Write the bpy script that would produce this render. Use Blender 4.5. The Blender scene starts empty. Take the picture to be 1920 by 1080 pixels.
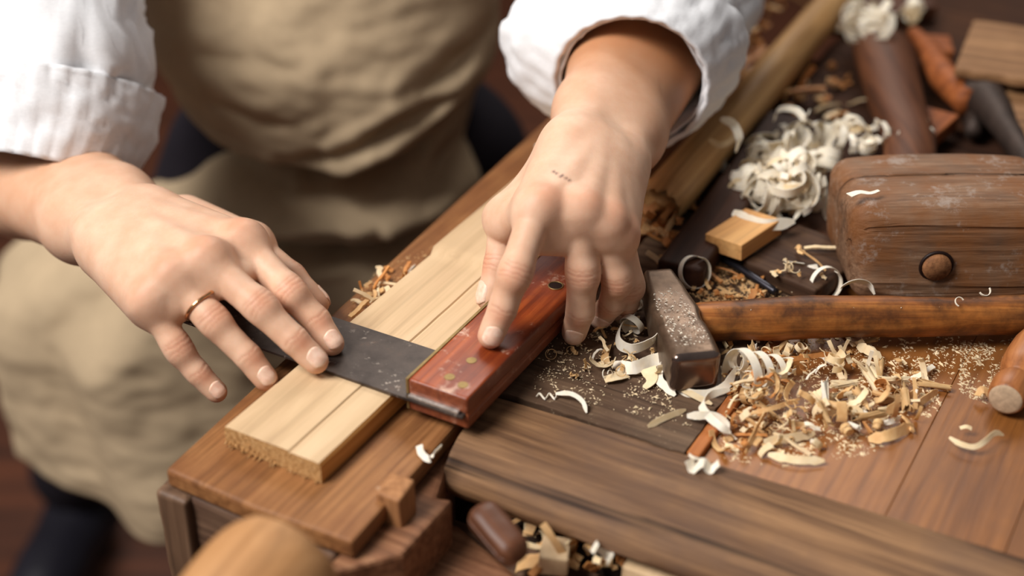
import bpy, bmesh, math, random
import numpy as np
from mathutils import Vector, Matrix, noise as mnoise
random.seed(7); rng = np.random.default_rng(7)
S = bpy.context.scene
COL = S.collection
# ------------------------------------------------------------------ camera
ZB = 0.80                       # height of the bench top
CAM = np.array([0.0, 0.0, ZB + 0.477])
PITCH = math.radians(32.0)
FPX = 50.0 / 36.0 * 1920
cd = bpy.data.cameras.new('camera'); cam = bpy.data.objects.new('camera', cd); COL.objects.link(cam)
cam.location = CAM; cam.rotation_euler = (math.pi/2 - PITCH, 0, 0)
cd.lens = 50; cd.sensor_width = 36; cd.clip_start = 0.05; cd.clip_end = 50
cd.dof.use_dof = True; cd.dof.focus_distance = 0.835; cd.dof.aperture_fstop = 2.8; cd.dof.aperture_blades = 0
S.camera = cam
# ------------------------------------------------------------------ world, lights, exposure
W = bpy.data.worlds.new('world'); S.world = W; W.use_nodes = True
bg = W.node_tree.nodes['Background']; bg.inputs[0].default_value = (0.86, 0.84, 0.84, 1); bg.inputs[1].default_value = 0.17
def area(name, loc, target, size, sizey, power, col):
    l = bpy.data.lights.new(name, 'AREA'); l.shape = 'RECTANGLE'; l.size = size; l.size_y = sizey; l.energy = power; l.color = col
    o = bpy.data.objects.new(name, l); COL.objects.link(o); o.location = loc
    o.rotation_euler = (Vector(target) - Vector(loc)).to_track_quat('-Z', 'Y').to_euler(); return o
area('window_light', (-1.40, 0.0, 2.75), (0.0, 0.9, 0.8), 1.1, 1.1, 90, (1.0, 0.965, 0.93))
area('back_fill_light', (0.25, 2.9, 3.0), (0.1, 0.9, 0.8), 1.5, 1.2, 52, (1.0, 0.96, 0.9))  # added fill from behind, no window stands there
S.view_settings.view_transform = 'Standard'; S.view_settings.look = 'None'
S.view_settings.gamma = 1; S.view_settings.use_curve_mapping = False
S.view_settings.exposure = 0.0
# ------------------------------------------------------------------ measuring helpers
_fw = np.array([0, math.cos(PITCH), -math.sin(PITCH)]); _up = np.array([0, math.sin(PITCH), math.cos(PITCH)]); _rt = np.array([1.0, 0, 0])
def at(px, py, h=0.0):
    """the place on the level h metres above the bench top that the photo shows at (px, py)"""
    r = _fw + _rt*(px-960)/FPX + _up*(540-py)/FPX
    return CAM + r*((ZB + h - CAM[2])/r[2])
def aty(px, py, y):
    r = _fw + _rt*(px-960)/FPX + _up*(540-py)/FPX
    return CAM + r*(y/r[1])
TH = math.radians(29.3)
U = np.array([math.cos(TH), -math.sin(TH), 0]); V = np.array([math.sin(TH), math.cos(TH), 0])
O = at(300, 888)
def B(u, v, w=0.0): return O + U*u + V*v + np.array([0, 0, w])
def uv(px, py, h=0.0):
    d = at(px, py, h) - O; return float(d@U), float(d@V)
def nz(v): v = np.asarray(v, float); return v/np.linalg.norm(v)
# ------------------------------------------------------------------ materials
def s2l(c): return tuple(((x/255)/12.92 if x/255 <= 0.04045 else ((x/255+0.055)/1.055)**2.4) for x in c)
class NT:
    def __init__(s, name, rough=0.6, spec=0.3):
        s.m = bpy.data.materials.new(name); s.m.use_nodes = True; s.t = s.m.node_tree; s.b = s.t.nodes['Principled BSDF']
        s.b.inputs['Roughness'].default_value = rough; s.b.inputs['Specular IOR Level'].default_value = spec
        s.tc = s.t.nodes.new('ShaderNodeTexCoord')
    def n(s, typ, **k):
        n = s.t.nodes.new('ShaderNode'+typ)
        for a, v in k.items(): setattr(n, a, v)
        return n
    def l(s, a, b): s.t.links.new(a, b)
    def mp(s, scale, loc=(0,0,0), rot=(0,0,0), src='Object'):
        m = s.n('Mapping'); m.inputs['Scale'].default_value = scale; m.inputs['Location'].default_value = loc; m.inputs['Rotation'].default_value = rot
        s.l(s.tc.outputs[src], m.inputs[0]); return m.outputs[0]
    def noise(s, vec, scale, detail=6, rough=0.6, dist=0.0):
        n = s.n('TexNoise'); n.inputs['Scale'].default_value = scale; n.inputs['Detail'].default_value = detail
        n.inputs['Roughness'].default_value = rough; n.inputs['Distortion'].default_value = dist; s.l(vec, n.inputs['Vector']); return n.outputs['Fac']
    def ramp(s, fac, stops):
        r = s.n('ValToRGB'); e = r.color_ramp.elements
        while len(e) < len(stops): e.new(0.5)
        for el, (p, c) in zip(e, stops):
            el.position = p; el.color = (*(c if isinstance(c, tuple) else (c,)*3), 1)
        s.l(fac, r.inputs[0]); return r.outputs[0]
    def mix(s, fac, a, b, typ='MIX'):
        m = s.n('MixRGB', blend_type=typ)
        for i, x in enumerate((fac, a, b)):
            if isinstance(x, (int, float)): m.inputs[i].default_value = x if i == 0 else (x, x, x, 1)
            elif isinstance(x, tuple): m.inputs[i].default_value = (*x, 1)
            else: s.l(x, m.inputs[i])
        return m.outputs[0]
    def bump(s, h, strength=0.3, dist=0.001, prev=None):
        b = s.n('Bump'); b.inputs['Strength'].default_value = strength; b.inputs['Distance'].default_value = dist
        s.l(h, b.inputs['Height'])
        if prev is not None: s.l(prev, b.inputs['Normal'])
        s.l(b.outputs[0], s.b.inputs['Normal']); return b.outputs[0]
    def color(s, c):
        if isinstance(c, tuple): s.b.inputs['Base Color'].default_value = (*c, 1)
        else: s.l(c, s.b.inputs['Base Color'])
def wood(name, dark, mid, light, axis='X', fine=260, rough=0.6, spec=0.25, patch=None, pfac=0.5, pscale=18, cracks=0.0, off=0.0, bumps=0.35, dust=None, dustlo=0.62, streak=1.0, stretch=0.035, dustscale=60, warm=0.90, crk=0.30):
    """wood with grain along one axis; dark/mid/light are sRGB 0-255"""
    k = NT(name, rough, spec); d, m, l = (s2l((min(255, q[0]*1.04), q[1]*(0.80+0.2*warm), q[2]*warm)) for q in (dark, mid, light))
    i = 'XYZ'.index(axis); sc = [1, 1, 1]; sc[i] = stretch
    v = k.mp(tuple(sc), (off, off*1.3, off*0.7))
    sc2 = [1, 1, 1]; sc2[i] = 0.12; v2 = k.mp(tuple(sc2), (off*2, off, off))
    g1 = k.noise(v, fine, 5, 0.65, 0.3); g2 = k.noise(v2, 38, 4, 0.6, 1.2); pl = k.noise(k.mp((1, 1, 1), (off, 0, off)), pscale, 5, 0.6)
    c1 = k.ramp(g2, [(0.30, d), (0.5, m), (0.72, l)])
    c2 = k.ramp(g1, [(0.35, tuple(x*0.55 for x in d)), (0.5, m), (0.66, tuple(min(1, x*1.1) for x in l))])
    c = k.mix(0.5*streak, c1, c2)
    if patch is not None: c = k.mix(k.ramp(pl, [(0.42, 0.0), (0.62, pfac)]), c, s2l(patch))
    h = g1
    if cracks:
        sc3 = [1, 1, 1]; sc3[i] = 0.02
        cr = k.noise(k.mp(tuple(sc3), (off*3, off, 0)), 90, 3, 0.5, 0.5)
        cm = k.ramp(cr, [(crk, 1.0), (crk+0.05, 0.0)])
        c = k.mix(k.mix(1.0, cm, cracks, 'MULTIPLY'), c, s2l((28, 18, 14)))
        h = k.mix(1.0, g1, cm, 'SUBTRACT')
    if dust is not None:
        dn = k.noise(k.mp((1, 1, 1), (off, off, 1)), dustscale, 8, 0.75); dm = k.ramp(dn, [(dustlo, 0.0), (dustlo+0.1, 0.8)])
        c = k.mix(dm, c, s2l(dust))
    k.color(c); k.bump(h, bumps, 0.0008); return k.m
def plain(name, rgb, rough=0.5, spec=0.3, metal=0.0, var=0.15, scale=60, bumps=0.1):
    k = NT(name, rough, spec); c = s2l(rgb); n = k.noise(k.mp((1, 1, 1)), scale, 5)
    k.color(k.ramp(n, [(0.3, tuple(x*(1-var) for x in c)), (0.7, tuple(min(1, x*(1+var)) for x in c))]))
    k.b.inputs['Metallic'].default_value = metal; k.bump(n, bumps, 0.0006); return k.m
# ------------------------------------------------------------------ mesh helpers
def tag(o, label=None, cat=None, group=None, kind=None):
    for k_, v_ in (('label', label), ('category', cat), ('group', group), ('kind', kind)):
        if v_: o[k_] = v_
    return o
def link(name, me, m, parent=None, loc=None, rot=None, mats=None):
    o = bpy.data.objects.new(name, me); COL.objects.link(o)
    for x in (mats or ([m] if m else [])): me.materials.append(x)
    if parent is not None: o.parent = parent
    if loc is not None: o.location = loc
    if rot is not None: o.rotation_euler = rot
    return o
def mesh(name, verts, faces, smooth=True, mi=None):
    me = bpy.data.meshes.new(name); me.from_pydata([tuple(map(float, v)) for v in verts], [], [tuple(map(int, f)) for f in faces])
    me.polygons.foreach_set('use_smooth', [bool(smooth)]*len(me.polygons))
    if mi is not None: me.polygons.foreach_set('material_index', mi)
    me.update(); return me
def empty(name, loc=(0, 0, 0), rotz=0.0):
    o = bpy.data.objects.new(name, None); COL.objects.link(o); o.location = loc; o.rotation_euler = (0, 0, rotz); o.empty_display_size = 0.02; return o
def bevel(o, w, seg=2):
    b = o.modifiers.new('bevel', 'BEVEL'); b.width = w; b.segments = seg; b.limit_method = 'ANGLE'; b.angle_limit = math.radians(40); return o
def fbm(x, y, z, s, seed=0.0, oct_=3):
    v = 0; a = 1; f = s
    for _ in range(oct_):
        v += a*mnoise.noise((x*f+seed, y*f-seed, z*f+seed*2)); a *= 0.5; f *= 2.1
    return v
def rbox(size, r, n=(12, 8, 6), amp=0.0, fs=30, seed=0.0, stretch=(1, 1, 1), shape=None):
    """closed rounded box centred on the origin with worn, uneven faces; shape(x,y,z)->(x,y,z) bends it"""
    h = [s/2 for s in size]
    def cs(i):
        a = [-h[i] + r*t for t in (0, 0.18, 0.45, 0.8)]; b = list(np.linspace(-h[i]+r*1.2, h[i]-r*1.2, n[i]+1)); return a + b + [-q for q in reversed(a)]
    C = [cs(i) for i in range(3)]; idx = {}; V_ = []; F_ = []
    def vid(i, j, k):
        key = (i, j, k)
        if key not in idx:
            p = [C[0][i], C[1][j], C[2][k]]
            inn = [max(-(h[q]-r), min(h[q]-r, p[q])) for q in range(3)]
            d = Vector([p[q]-inn[q] for q in range(3)])
            if d.length > 1e-9: d = d.normalized()*r
            q_ = Vector(inn)+d
            if amp:
                nn = d.normalized(); q_ += nn*amp*fbm(q_.x*stretch[0], q_.y*stretch[1], q_.z*stretch[2], fs, seed)
            q_ = tuple(q_)
            if shape: q_ = shape(*q_)
            idx[key] = len(V_); V_.append(q_)
        return idx[key]
    L = [len(c)-1 for c in C]
    for (a, b, c) in ((0, 1, 2), (1, 2, 0), (2, 0, 1)):
        for side in (0, L[c]):
            for i in range(L[a]):
                for j in range(L[b]):
                    def g(ii, jj):
                        t = [0, 0, 0]; t[a] = ii; t[b] = jj; t[c] = side; return vid(*t)
                    f = (g(i, j), g(i+1, j), g(i+1, j+1), g(i, j+1))
                    F_.append(f if side else f[::-1])
    return V_, F_
def prism(poly, z0, z1, top=None):
    n = len(poly); v = [(x, y, z0) for x, y in poly] + [(x, y, z1) for x, y in (top or poly)]
    return v, [tuple(range(n))[::-1], tuple(range(n, 2*n))] + [(i, (i+1) % n, n+(i+1) % n, n+i) for i in range(n)]
def tube(path, rad, n=16, cap=True, ell=None, upv=(0, 0, 1)):
    """closed tube along a path; rad one radius per point; ell (a,b) scales the section"""
    P_ = [np.asarray(p, float) for p in path]; V_ = []; F_ = []; m = len(P_)
    if not hasattr(rad, '__len__'): rad = [rad]*m
    a, b = ell or (1, 1); u0 = np.asarray(upv, float)
    for i, p in enumerate(P_):
        t = nz(P_[min(i+1, m-1)] - P_[max(i-1, 0)]); s = nz(np.cross(t, u0)); w = np.cross(s, t); u0 = w
        for j in range(n):
            q = 2*math.pi*j/n; V_.append(p + rad[i]*(a*math.cos(q)*s + b*math.sin(q)*w))
    for i in range(m-1):
        for j in range(n): F_.append((i*n+j, i*n+(j+1) % n, (i+1)*n+(j+1) % n, (i+1)*n+j))
    if cap: F_.append(tuple(range(n))[::-1]); F_.append(tuple(range((m-1)*n, m*n)))
    return V_, F_
def add(A, Bm):
    v, f = A; k = len(v); return list(v)+list(Bm[0]), list(f)+[tuple(x+k for x in q) for q in Bm[1]]
def cr(pts, n=8):
    """smooth curve through points"""
    P_ = [np.asarray(p, float) for p in pts]; P_ = [2*P_[0]-P_[1]] + P_ + [2*P_[-1]-P_[-2]]; out = []
    for i in range(1, len(P_)-2):
        for k in range(n):
            t = k/n; a, b, c, d = P_[i-1:i+3]
            out.append(0.5*((2*b)+(c-a)*t+(2*a-5*b+4*c-d)*t*t+(3*b-a-3*c+d)*t**3))
    out.append(P_[-2]); return out
ROT = -TH
def bench_part(name, vf, m, parent=None, bev=0.0015, smooth=False, mats=None, mi=None):
    o = link(name, mesh(name, vf[0], vf[1], smooth, mi), m, parent, None if parent else O, None if parent else (0, 0, ROT), mats)
    if bev: bevel(o, bev)
    return o
# ================================================================== the room
k = NT('floor_boards', 0.55, 0.3); n1 = k.noise(k.mp((0.3, 4, 1)), 6, 5); 
k.color(k.ramp(n1, [(0.3, s2l((44, 24, 16))), (0.7, s2l((92, 50, 30)))])); k.bump(n1, 0.2, 0.002)
fl = link('floor', mesh('floor', *prism([(-3, -1.5), (3, -1.5), (3, 3.6), (-3, 3.6)], -0.05, 0.0), smooth=False), k.m); tag(fl, kind='structure')
k = NT('plaster_brown', 0.8, 0.2); n1 = k.noise(k.mp((1, 1, 1)), 3, 5)
k.color(k.ramp(n1, [(0.3, s2l((58, 38, 32))), (0.7, s2l((84, 58, 48)))]))
wl = link('wall_back', mesh('wall_back', *prism([(-3, 3.5), (3, 3.5), (3, 3.6), (-3, 3.6)], 0.0, 2.8), smooth=False), k.m); tag(wl, kind='structure')
# ================================================================== the workbench
JAW = wood('jaw_wood', (102, 68, 42), (134, 95, 60), (162, 121, 82), 'Y', 240, 0.5, 0.3, patch=(104, 58, 34), pfac=0.45, cracks=0.0, off=3.1, dust=(190, 160, 130), dustlo=0.66, bumps=0.2)
JAWFAR = None
BLOCK = wood('jaw_block_wood', (62, 46, 40), (96, 76, 64), (134, 110, 94), 'X', 200, 0.65, 0.25, patch=(70, 44, 34), pfac=0.5, cracks=0.6, off=1.7)
STEP = wood('step_wood', (88, 58, 42), (128, 92, 70), (164, 128, 102), 'X', 200, 0.6, 0.25, patch=(92, 56, 36), pfac=0.6, off=5.7)
RAIL = wood('rail_wood', (78, 56, 42), (118, 92, 70), (158, 128, 98), 'X', 170, 0.7, 0.2, crk=0.34, patch=(92, 72, 62), pfac=0.6, pscale=10, cracks=0.8, off=9.2, bumps=0.6, dust=(176, 160, 140), dustlo=0.7)
CENTRE = wood('centre_wood', (62, 50, 42), (92, 76, 64), (120, 102, 86), 'X', 180, 0.7, 0.2, patch=(76, 54, 42), pfac=0.6, pscale=22, cracks=0.5, off=4.4, bumps=0.6, dust=(170, 148, 120), dustlo=0.60, dustscale=220)
BOARD = wood('tray_wood', (98, 62, 36), (128, 84, 50), (150, 104, 66), 'Y', 260, 0.42, 0.35, patch=(96, 60, 38), pfac=0.4, pscale=16, off=7.3, bumps=0.15)
FARW = wood('far_top_wood', (40, 24, 16), (60, 38, 26), (84, 56, 38), 'X', 120, 0.85, 0.15, patch=(50, 32, 24), pfac=0.6, off=2.2, cracks=0.4, dust=(170, 140, 100), dustlo=0.68, dustscale=45)
ORANGE = wood('orange_wood', (120, 70, 34), (158, 98, 52), (180, 122, 72), 'Y', 200, 0.6, 0.25, off=6.6)
bench = empty('workbench', O, ROT); tag(bench, 'old dark wooden workbench covered in shavings, its corner vise facing the viewer', 'workbench')
# the cover board along the vise edge
jp = [(0.0, 0.004), (0.06, 0.0025), (0.118, 0.0055), (0.1135, 0.112), (0.116, 0.70), (-0.034, 0.70), (-0.026, 0.453), (-0.011, 0.168)]
bench_part('jaw_cover', prism(jp, -0.0115, 0.0), JAW, bench, 0.0022)
vb, fb = rbox((0.1135, 0.695, 0.10), 0.004, (14, 30, 8), 0.0008, 60, 1.0)
bench_part('jaw_block', ([(x+0.0505+0.0*y, y+0.3515, z-0.0625) for x, y, z in vb], fb), BLOCK, bench, 0, True)
# dovetailed end post of the jaw
vb, fb = rbox((0.021, 0.03, 0.101), 0.003, (3, 4, 8), 0.0008, 60, 4.0)
ENDG = wood('end_post_wood', (62, 46, 36), (90, 70, 56), (118, 96, 80), 'Z', 150, 0.55, 0.35, off=8.1, cracks=0.3)
bench_part('end_post', ([(x+0.0055, y+0.0135, z-0.063) for x, y, z in vb], fb), ENDG, bench, 0, True)
# stepped block next to the jaw
a1 = uv(850, 935, -0.013); a2 = uv(755, 1038, -0.013); a3 = uv(770, 903, -0.013)
vs, fs_ = prism([(0.108, -0.012), (a2[0], a2[1]), (a1[0], a1[1]), (0.128, 0.068), (0.112, 0.112), (0.107, 0.112)], -0.10, -0.013)
bench_part('step_block', (vs, fs_), STEP, bench, 0.003)
b1 = uv(862, 985, -0.045); b2 = uv(1010, 1085, -0.045)
vs, fs_ = prism([(0.12, -0.09), (0.24, -0.09), (0.236, b2[1]+0.004), (b1[0]+0.055, b1[1]-0.022), (b1[0]+0.03, b1[1]-0.012), (b1[0], b1[1]), (0.12, b1[1])], -0.16, -0.045)
bench_part('lower_step', (vs, fs_), STEP, bench, 0.003)
# wooden vise screw head at the front of the jaw
KN = wood('knob_wood', (132, 94, 56), (166, 126, 82), (192, 154, 108), 'X', 120, 0.6, 0.25, warm=1.0, off=2.9, patch=(160, 108, 58), pfac=0.4, pscale=24)
kc = aty(474, 1135, 0.455)
prof = [(-0.030, 0.0), (-0.030, 0.034), (-0.026, 0.0305), (-0.012, 0.0325), (0.004, 0.033), (0.018, 0.032), (0.027, 0.028), (0.031, 0.025), (0.033, 0.010), (0.034, 0.0)]
ax = nz((0.48, 0.84, 0.18)); sx = nz(np.cross(ax, (0, 0, 1))); sy = np.cross(sx, ax)
V_ = []; F_ = []; nn = 48
for i, (t, r) in enumerate(prof):
    for j in range(nn):
        q = 2*math.pi*j/nn; V_.append((t, r*math.cos(q), r*math.sin(q)))
for i in range(len(prof)-1):
    for j in range(nn): F_.append((i*nn+j, i*nn+(j+1) % nn, (i+1)*nn+(j+1) % nn, (i+1)*nn+j))
kn = link('vise_screw_head', mesh('vise_screw_head', V_, F_), KN, bench)
kn.matrix_parent_inverse = Matrix.Identity(4)
Mb = Matrix.Translation(Vector(O)) @ Matrix.Rotation(ROT, 4, 'Z')
Mk = Matrix((( *ax[:1], sx[0], sy[0], kc[0]), (ax[1], sx[1], sy[1], kc[1]), (ax[2], sx[2], sy[2], kc[2]), (0, 0, 0, 1)))
kn.matrix_local = Mb.inverted() @ Mk
kn.modifiers.new('s', 'SUBSURF').levels = 1; kn['label'] = 'pale turned wooden vise screw head'
# dog peg standing in the stepped block
pu, pv = uv(744, 966, -0.013)
vb, fb = rbox((0.0165, 0.0155, 0.045), 0.0016, (3, 3, 6), 0.0005, 90, 2.0, shape=lambda x, y, z: (x*(1.0-6*max(z, 0)), y, z + (0.22*y if z > 0 else 0)))
pg = bench_part('bench_dog', ([(x+pu, y+pv, z-0.016) for x, y, z in vb], fb), wood('dog_wood', (118, 80, 52), (152, 112, 78), (178, 138, 102), 'Z', 200, 0.6, off=6.6), bench, 0, True)
# old rail plank, rounded on its vise side
def rail():
    sec = [(0.1462, -0.0015), (0.1462, -0.040), (0.100, -0.040), (0.092, -0.030), (0.0855, -0.0215), (0.0862, -0.0172), (0.0900, -0.0120), (0.0965, -0.0062), (0.104, -0.0018), (0.114, 0.0), (0.130, 0.0)]
    N = 90; V_ = []; F_ = []; m = len(sec)
    for i in range(N+1):
        u = 0.1175 + 0.80*(i/N)**1.4
        for j, (v, w) in enumerate(sec):
            du = 0.0; end = (0.149-v)*0.05 if i == 0 else 0
            e = fbm(u*0.25, v*3, w*3, 40, 3.3)*0.0011 + fbm(u, v, w, 70, 1.1)*0.0004
            widen = 0.04*(u-0.12)*(1 if v > 0.1 else 0.0)
            V_.append((u+end + (0.0025 if i == 0 and j in (4, 5, 6) else 0) + fbm(0, v, w, 120, 5)*0.001*(i == 0), v + widen + e*0.8, w + (e if 0 < j else 0)))
    for i in range(N):
        for j in range(m): F_.append((i*m+j, (i+1)*m+j, (i+1)*m+(j+1) % m, i*m+(j+1) % m))
    F_.append(tuple(range(m))); F_.append(tuple(range(N*m, (N+1)*m))[::-1])
    return V_, F_
ro = bench_part('rail_plank', rail(), RAIL, bench, 0, True)
ro.data.set_sharp_from_angle(angle=math.radians(50))
# trough between the rail and the front: floor and shaded back
bench_part('trough_floor', prism([(0.118, -0.05), (0.6, -0.05), (0.6, 0.098), (0.118, 0.098)], -0.12, -0.054), BLOCK, bench)
bench_part('front_apron_board', prism([(0.24, -0.09), (0.9, -0.09), (0.9, 0.002), (0.24, 0.002)], -0.16, -0.047), STEP, bench, 0.003)
# wooden bolt end in the trough
ca = aty(934, 1000, 0.535); 
vb, fb = rbox((0.036, 0.018, 0.016), 0.007, (6, 3, 3), 0.0006, 60, 6.0)
vt = link('vise_bar_end', mesh('vise_bar_end', vb, fb), wood('bar_wood', (62, 38, 26), (92, 58, 40), (124, 86, 62), 'X', 140, 0.45, 0.35, off=1.1), bench)
vt.matrix_parent_inverse = Matrix.Identity(4)
vt.matrix_local = Mb.inverted() @ (Matrix.Translation(Vector(ca)) @ Matrix.Rotation(math.radians(-52), 4, 'Z') @ Matrix.Rotation(math.radians(14), 4, 'Y'))
# middle board, grey and rough
def slab_grid(u0, u1, v0, v1, top, thick, nu, nv, amp, seed, ragged=0.0):
    V_ = []; F_ = []
    for j in range(nv+1):
        for i in range(nu+1):
            u = u0+(u1-u0)*i/nu; v = v0+(v1-v0)*j/nv
            uu = u + (ragged*fbm(u, v, 0, 90, seed) if i in (0, nu) else 0); vv = v + (ragged*fbm(u, v, 1, 90, seed) if j in (0, nv) else 0)
            V_.append((uu, vv, top + amp*fbm(u*0.5, v, 0, 55, seed)))
    n0 = len(V_)
    def g(i, j): return j*(nu+1)+i
    for j in range(nv):
        for i in range(nu): F_.append((g(i, j), g(i+1, j), g(i+1, j+1), g(i, j+1)))
    ring = [g(i, 0) for i in range(nu+1)] + [g(nu, j) for j in range(1, nv+1)] + [g(i, nv) for i in range(nu-1, -1, -1)] + [g(0, j) for j in range(nv-1, 0, -1)]
    for q in ring: x, y, z = V_[q]; V_.append((x, y, top-thick))
    m = len(ring)
    for a in range(m): F_.append((ring[a], n0+a, n0+(a+1) % m, ring[(a+1) % m]))
    F_.append(tuple(n0+a for a in range(m))[::-1]); return V_, F_
def sharp(o, a=45): o.data.set_sharp_from_angle(angle=math.radians(a)); return o
sharp(bench_part('middle_board', slab_grid(0.1185, 0.2325, 0.1500, 0.395, 0.0, 0.03, 40, 70, 0.0010, 2.0, 0.0012), CENTRE, bench, 0, True))
sharp(bench_part('far_board', slab_grid(0.1185, 1.05, 0.4055, 1.15, 0.0, 0.03, 60, 50, 0.0012, 6.0), FARW, bench, 0, True))
bench_part('batten', prism([(0.2328, 0.152), (0.2405, 0.152), (0.2405, 0.40), (0.2328, 0.40)], -0.03, -0.0005), ORANGE, bench, 0.001)
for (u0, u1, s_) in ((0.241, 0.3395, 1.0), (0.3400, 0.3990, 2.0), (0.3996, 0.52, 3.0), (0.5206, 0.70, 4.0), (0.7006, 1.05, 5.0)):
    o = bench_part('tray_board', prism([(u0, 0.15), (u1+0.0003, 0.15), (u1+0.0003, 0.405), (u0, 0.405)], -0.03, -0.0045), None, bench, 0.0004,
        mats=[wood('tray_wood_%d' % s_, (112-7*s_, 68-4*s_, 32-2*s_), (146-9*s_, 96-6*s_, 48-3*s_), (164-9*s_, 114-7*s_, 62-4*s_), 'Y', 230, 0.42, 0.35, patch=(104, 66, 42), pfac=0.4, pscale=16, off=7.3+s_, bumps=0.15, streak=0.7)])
# bench carcass below
DARK = plain('carcass_wood', (52, 38, 30), 0.7)
bench_part('under_frame', prism([(0.125, 0.01), (1.0, 0.01), (1.0, 1.12), (0.125, 1.12)], -0.16, -0.12), DARK, bench)
bench_part('under_frame', prism([(0.125, 0.100), (1.0, 0.100), (1.0, 1.12), (0.125, 1.12)], -0.118, -0.045), DARK, bench)
for (u, v) in ((0.15, 0.08), (0.9, 0.08), (0.15, 1.0), (0.9, 1.0)):
    bench_part('leg', prism([(u, v), (u+0.09, v), (u+0.09, v+0.09), (u, v+0.09)], -ZB, -0.16), DARK, bench, 0.003)
# ================================================================== pine board being marked
PINE = wood('pine_wood', (184, 160, 126), (200, 178, 142), (210, 190, 156), 'Y', warm=0.98, fine=170, rough=0.6, spec=0.2, off=0.4, patch=(200, 172, 132), pfac=0.3, bumps=0.12, streak=0.55, stretch=0.02)
k = NT('pine_end_grain', 0.85, 0.1); n1 = k.noise(k.mp((1, 0.4, 1)), 500, 5, 0.7); n2 = k.noise(k.mp((1, 1, 1)), 60, 4)
k.color(k.ramp(n1, [(0.3, s2l((160, 108, 60))), (0.55, s2l((214, 168, 112))), (0.75, s2l((232, 196, 146)))])); k.bump(n1, 0.9, 0.0015); PEND = k.m
k = NT('pine_shaded_side', 0.6, 0.2); n1 = k.noise(k.mp((1, 0.05, 1)), 240, 4); k.color(k.ramp(n1, [(0.3, s2l((172, 112, 52))), (0.7, s2l((212, 156, 90)))])); PSHADE = k.m  # darker orange side has the board's shade put into its colour
def pine():
    # cross-section (u,w) with a thin groove and a lower, planed shoulder at its right part; cut profile swept along v
    u0, u1 = 0.0162, 0.0790
    sec = [(u0, 0.0004), (u0, 0.0105), (u0+0.0006, 0.0138), (u0+0.002, 0.0142)] + [(u, 0.0142) for u in np.linspace(u0+0.008, 0.0575, 8)] + \
          [(0.0585, 0.0141), (0.0592, 0.0131), (0.0600, 0.0132), (0.0606, 0.0136), (0.068, 0.0136), (0.0755, 0.0134), (0.0778, 0.0130), (u1, 0.0112), (u1, 0.0004)]
    V_ = []; F_ = []; m = len(sec); N = 60; mi = []
    for i in range(N+1):
        v = 0.0345 + (0.42-0.0345)*i/N
        for j, (u, w) in enumerate(sec):
            dv = 0.0
            if i == 0:
                low = 1-w/0.0142; dv = 0.0012*low + 0.0016*fbm(u, w, 0, 260, 2)*(0.3+low)
            if i == N: dv = 0
            dw = 0.0
            if v > 0.2465 and w > 0.01: dw = 0.0026; u = u-(0.0015 if j < 8 else 0)            # the lap where the next piece starts
            V_.append((u + (0.0002*fbm(u, v, w, 60, 1)), v+dv, w+dw))
    for i in range(N):
        for j in range(m):
            F_.append((i*m+j, (i+1)*m+j, (i+1)*m+(j+1) % m, i*m+(j+1) % m)); mi.append(2 if j in (m-3, m-2) else 0)
    F_.append(tuple(range(m))); mi.append(1); F_.append(tuple(range(N*m, (N+1)*m))[::-1]); mi.append(1)
    return V_, F_, mi
v_, f_, mi_ = pine()
pb = bench_part('pine_board', (v_, f_), None, None, 0, True, [PINE, PEND, PSHADE], mi_); sharp(pb, 30)
tag(pb, 'pale pine board with a rough sawn end under the steel blade', 'board')
# ragged fibres hanging under the sawn end
V_ = []; F_ = []
for i in range(150):
    u = 0.0165 + 0.062*random.random(); w = random.uniform(0.0003, 0.0125); l = random.uniform(0.0006, 0.0028)*(1.3 if w < 0.004 else 0.6); s_ = random.uniform(0.0004, 0.0011)
    k0 = len(V_); V_ += [(u-s_, 0.0362, w), (u+s_, 0.0362, w), (u, 0.0362, w+s_*1.2), (u+random.uniform(-s_, s_), 0.0342-l*0.8, max(0.0002, w-l*0.7))]
    F_ += [(k0, k0+3, k0+1), (k0+1, k0+3, k0+2), (k0+2, k0+3, k0)]
fz = link('splinter_fringe', mesh('splinter_fringe', V_, F_, False), PEND, pb); fz['kind'] = 'stuff'
# ================================================================== try square
STEELD = NT('dark_blade_steel', 0.34, 0.5); k = STEELD
n1 = k.noise(k.mp((1, 1, 1)), 70, 8, 0.7); n2 = k.noise(k.mp((1, 1, 1), (3, 1, 0)), 190, 6, 0.7); n3 = k.noise(k.mp((1, 1, 1), (7, 1, 0)), 34, 3, 0.5)
c = k.ramp(n1, [(0.3, s2l((66, 58, 54))), (0.6, s2l((90, 80, 74))), (0.8, s2l((120, 92, 76)))])
fl2 = k.mix(1.0, k.ramp(n2, [(0.57, 0.0), (0.61, 1.0)]), k.ramp(n3, [(0.49, 0.0), (0.60, 1.0)]), 'MULTIPLY')
c = k.mix(fl2, c, s2l((170, 158, 146))); k.color(c); k.b.inputs['Metallic'].default_value = 0.6; k.bump(n1, 0.15, 0.0004)
k.l(k.ramp(n1, [(0.3, 0.28), (0.7, 0.5)]), k.b.inputs['Roughness']); STEELD = k.m
STOCK = wood('rosewood', (92, 36, 14), (142, 66, 28), (176, 96, 44), 'Y', 190, 0.36, 0.45, off=1.9, patch=(96, 34, 18), pfac=0.6, pscale=30, dust=(214, 180, 156), dustlo=0.565, dustscale=46, bumps=0.2)
STOCKW = wood('rosewood_side', (86, 40, 24), (124, 66, 42), (156, 94, 64), 'Y', 190, 0.4, 0.4, off=2.9, patch=(110, 56, 40), pfac=0.6, pscale=40, dust=(170, 120, 96), dustlo=0.56, dustscale=90, bumps=0.3)
BRASS = plain('old_brass', (150, 126, 82), 0.5, 0.5, 0.8, 0.2, 200)
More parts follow.
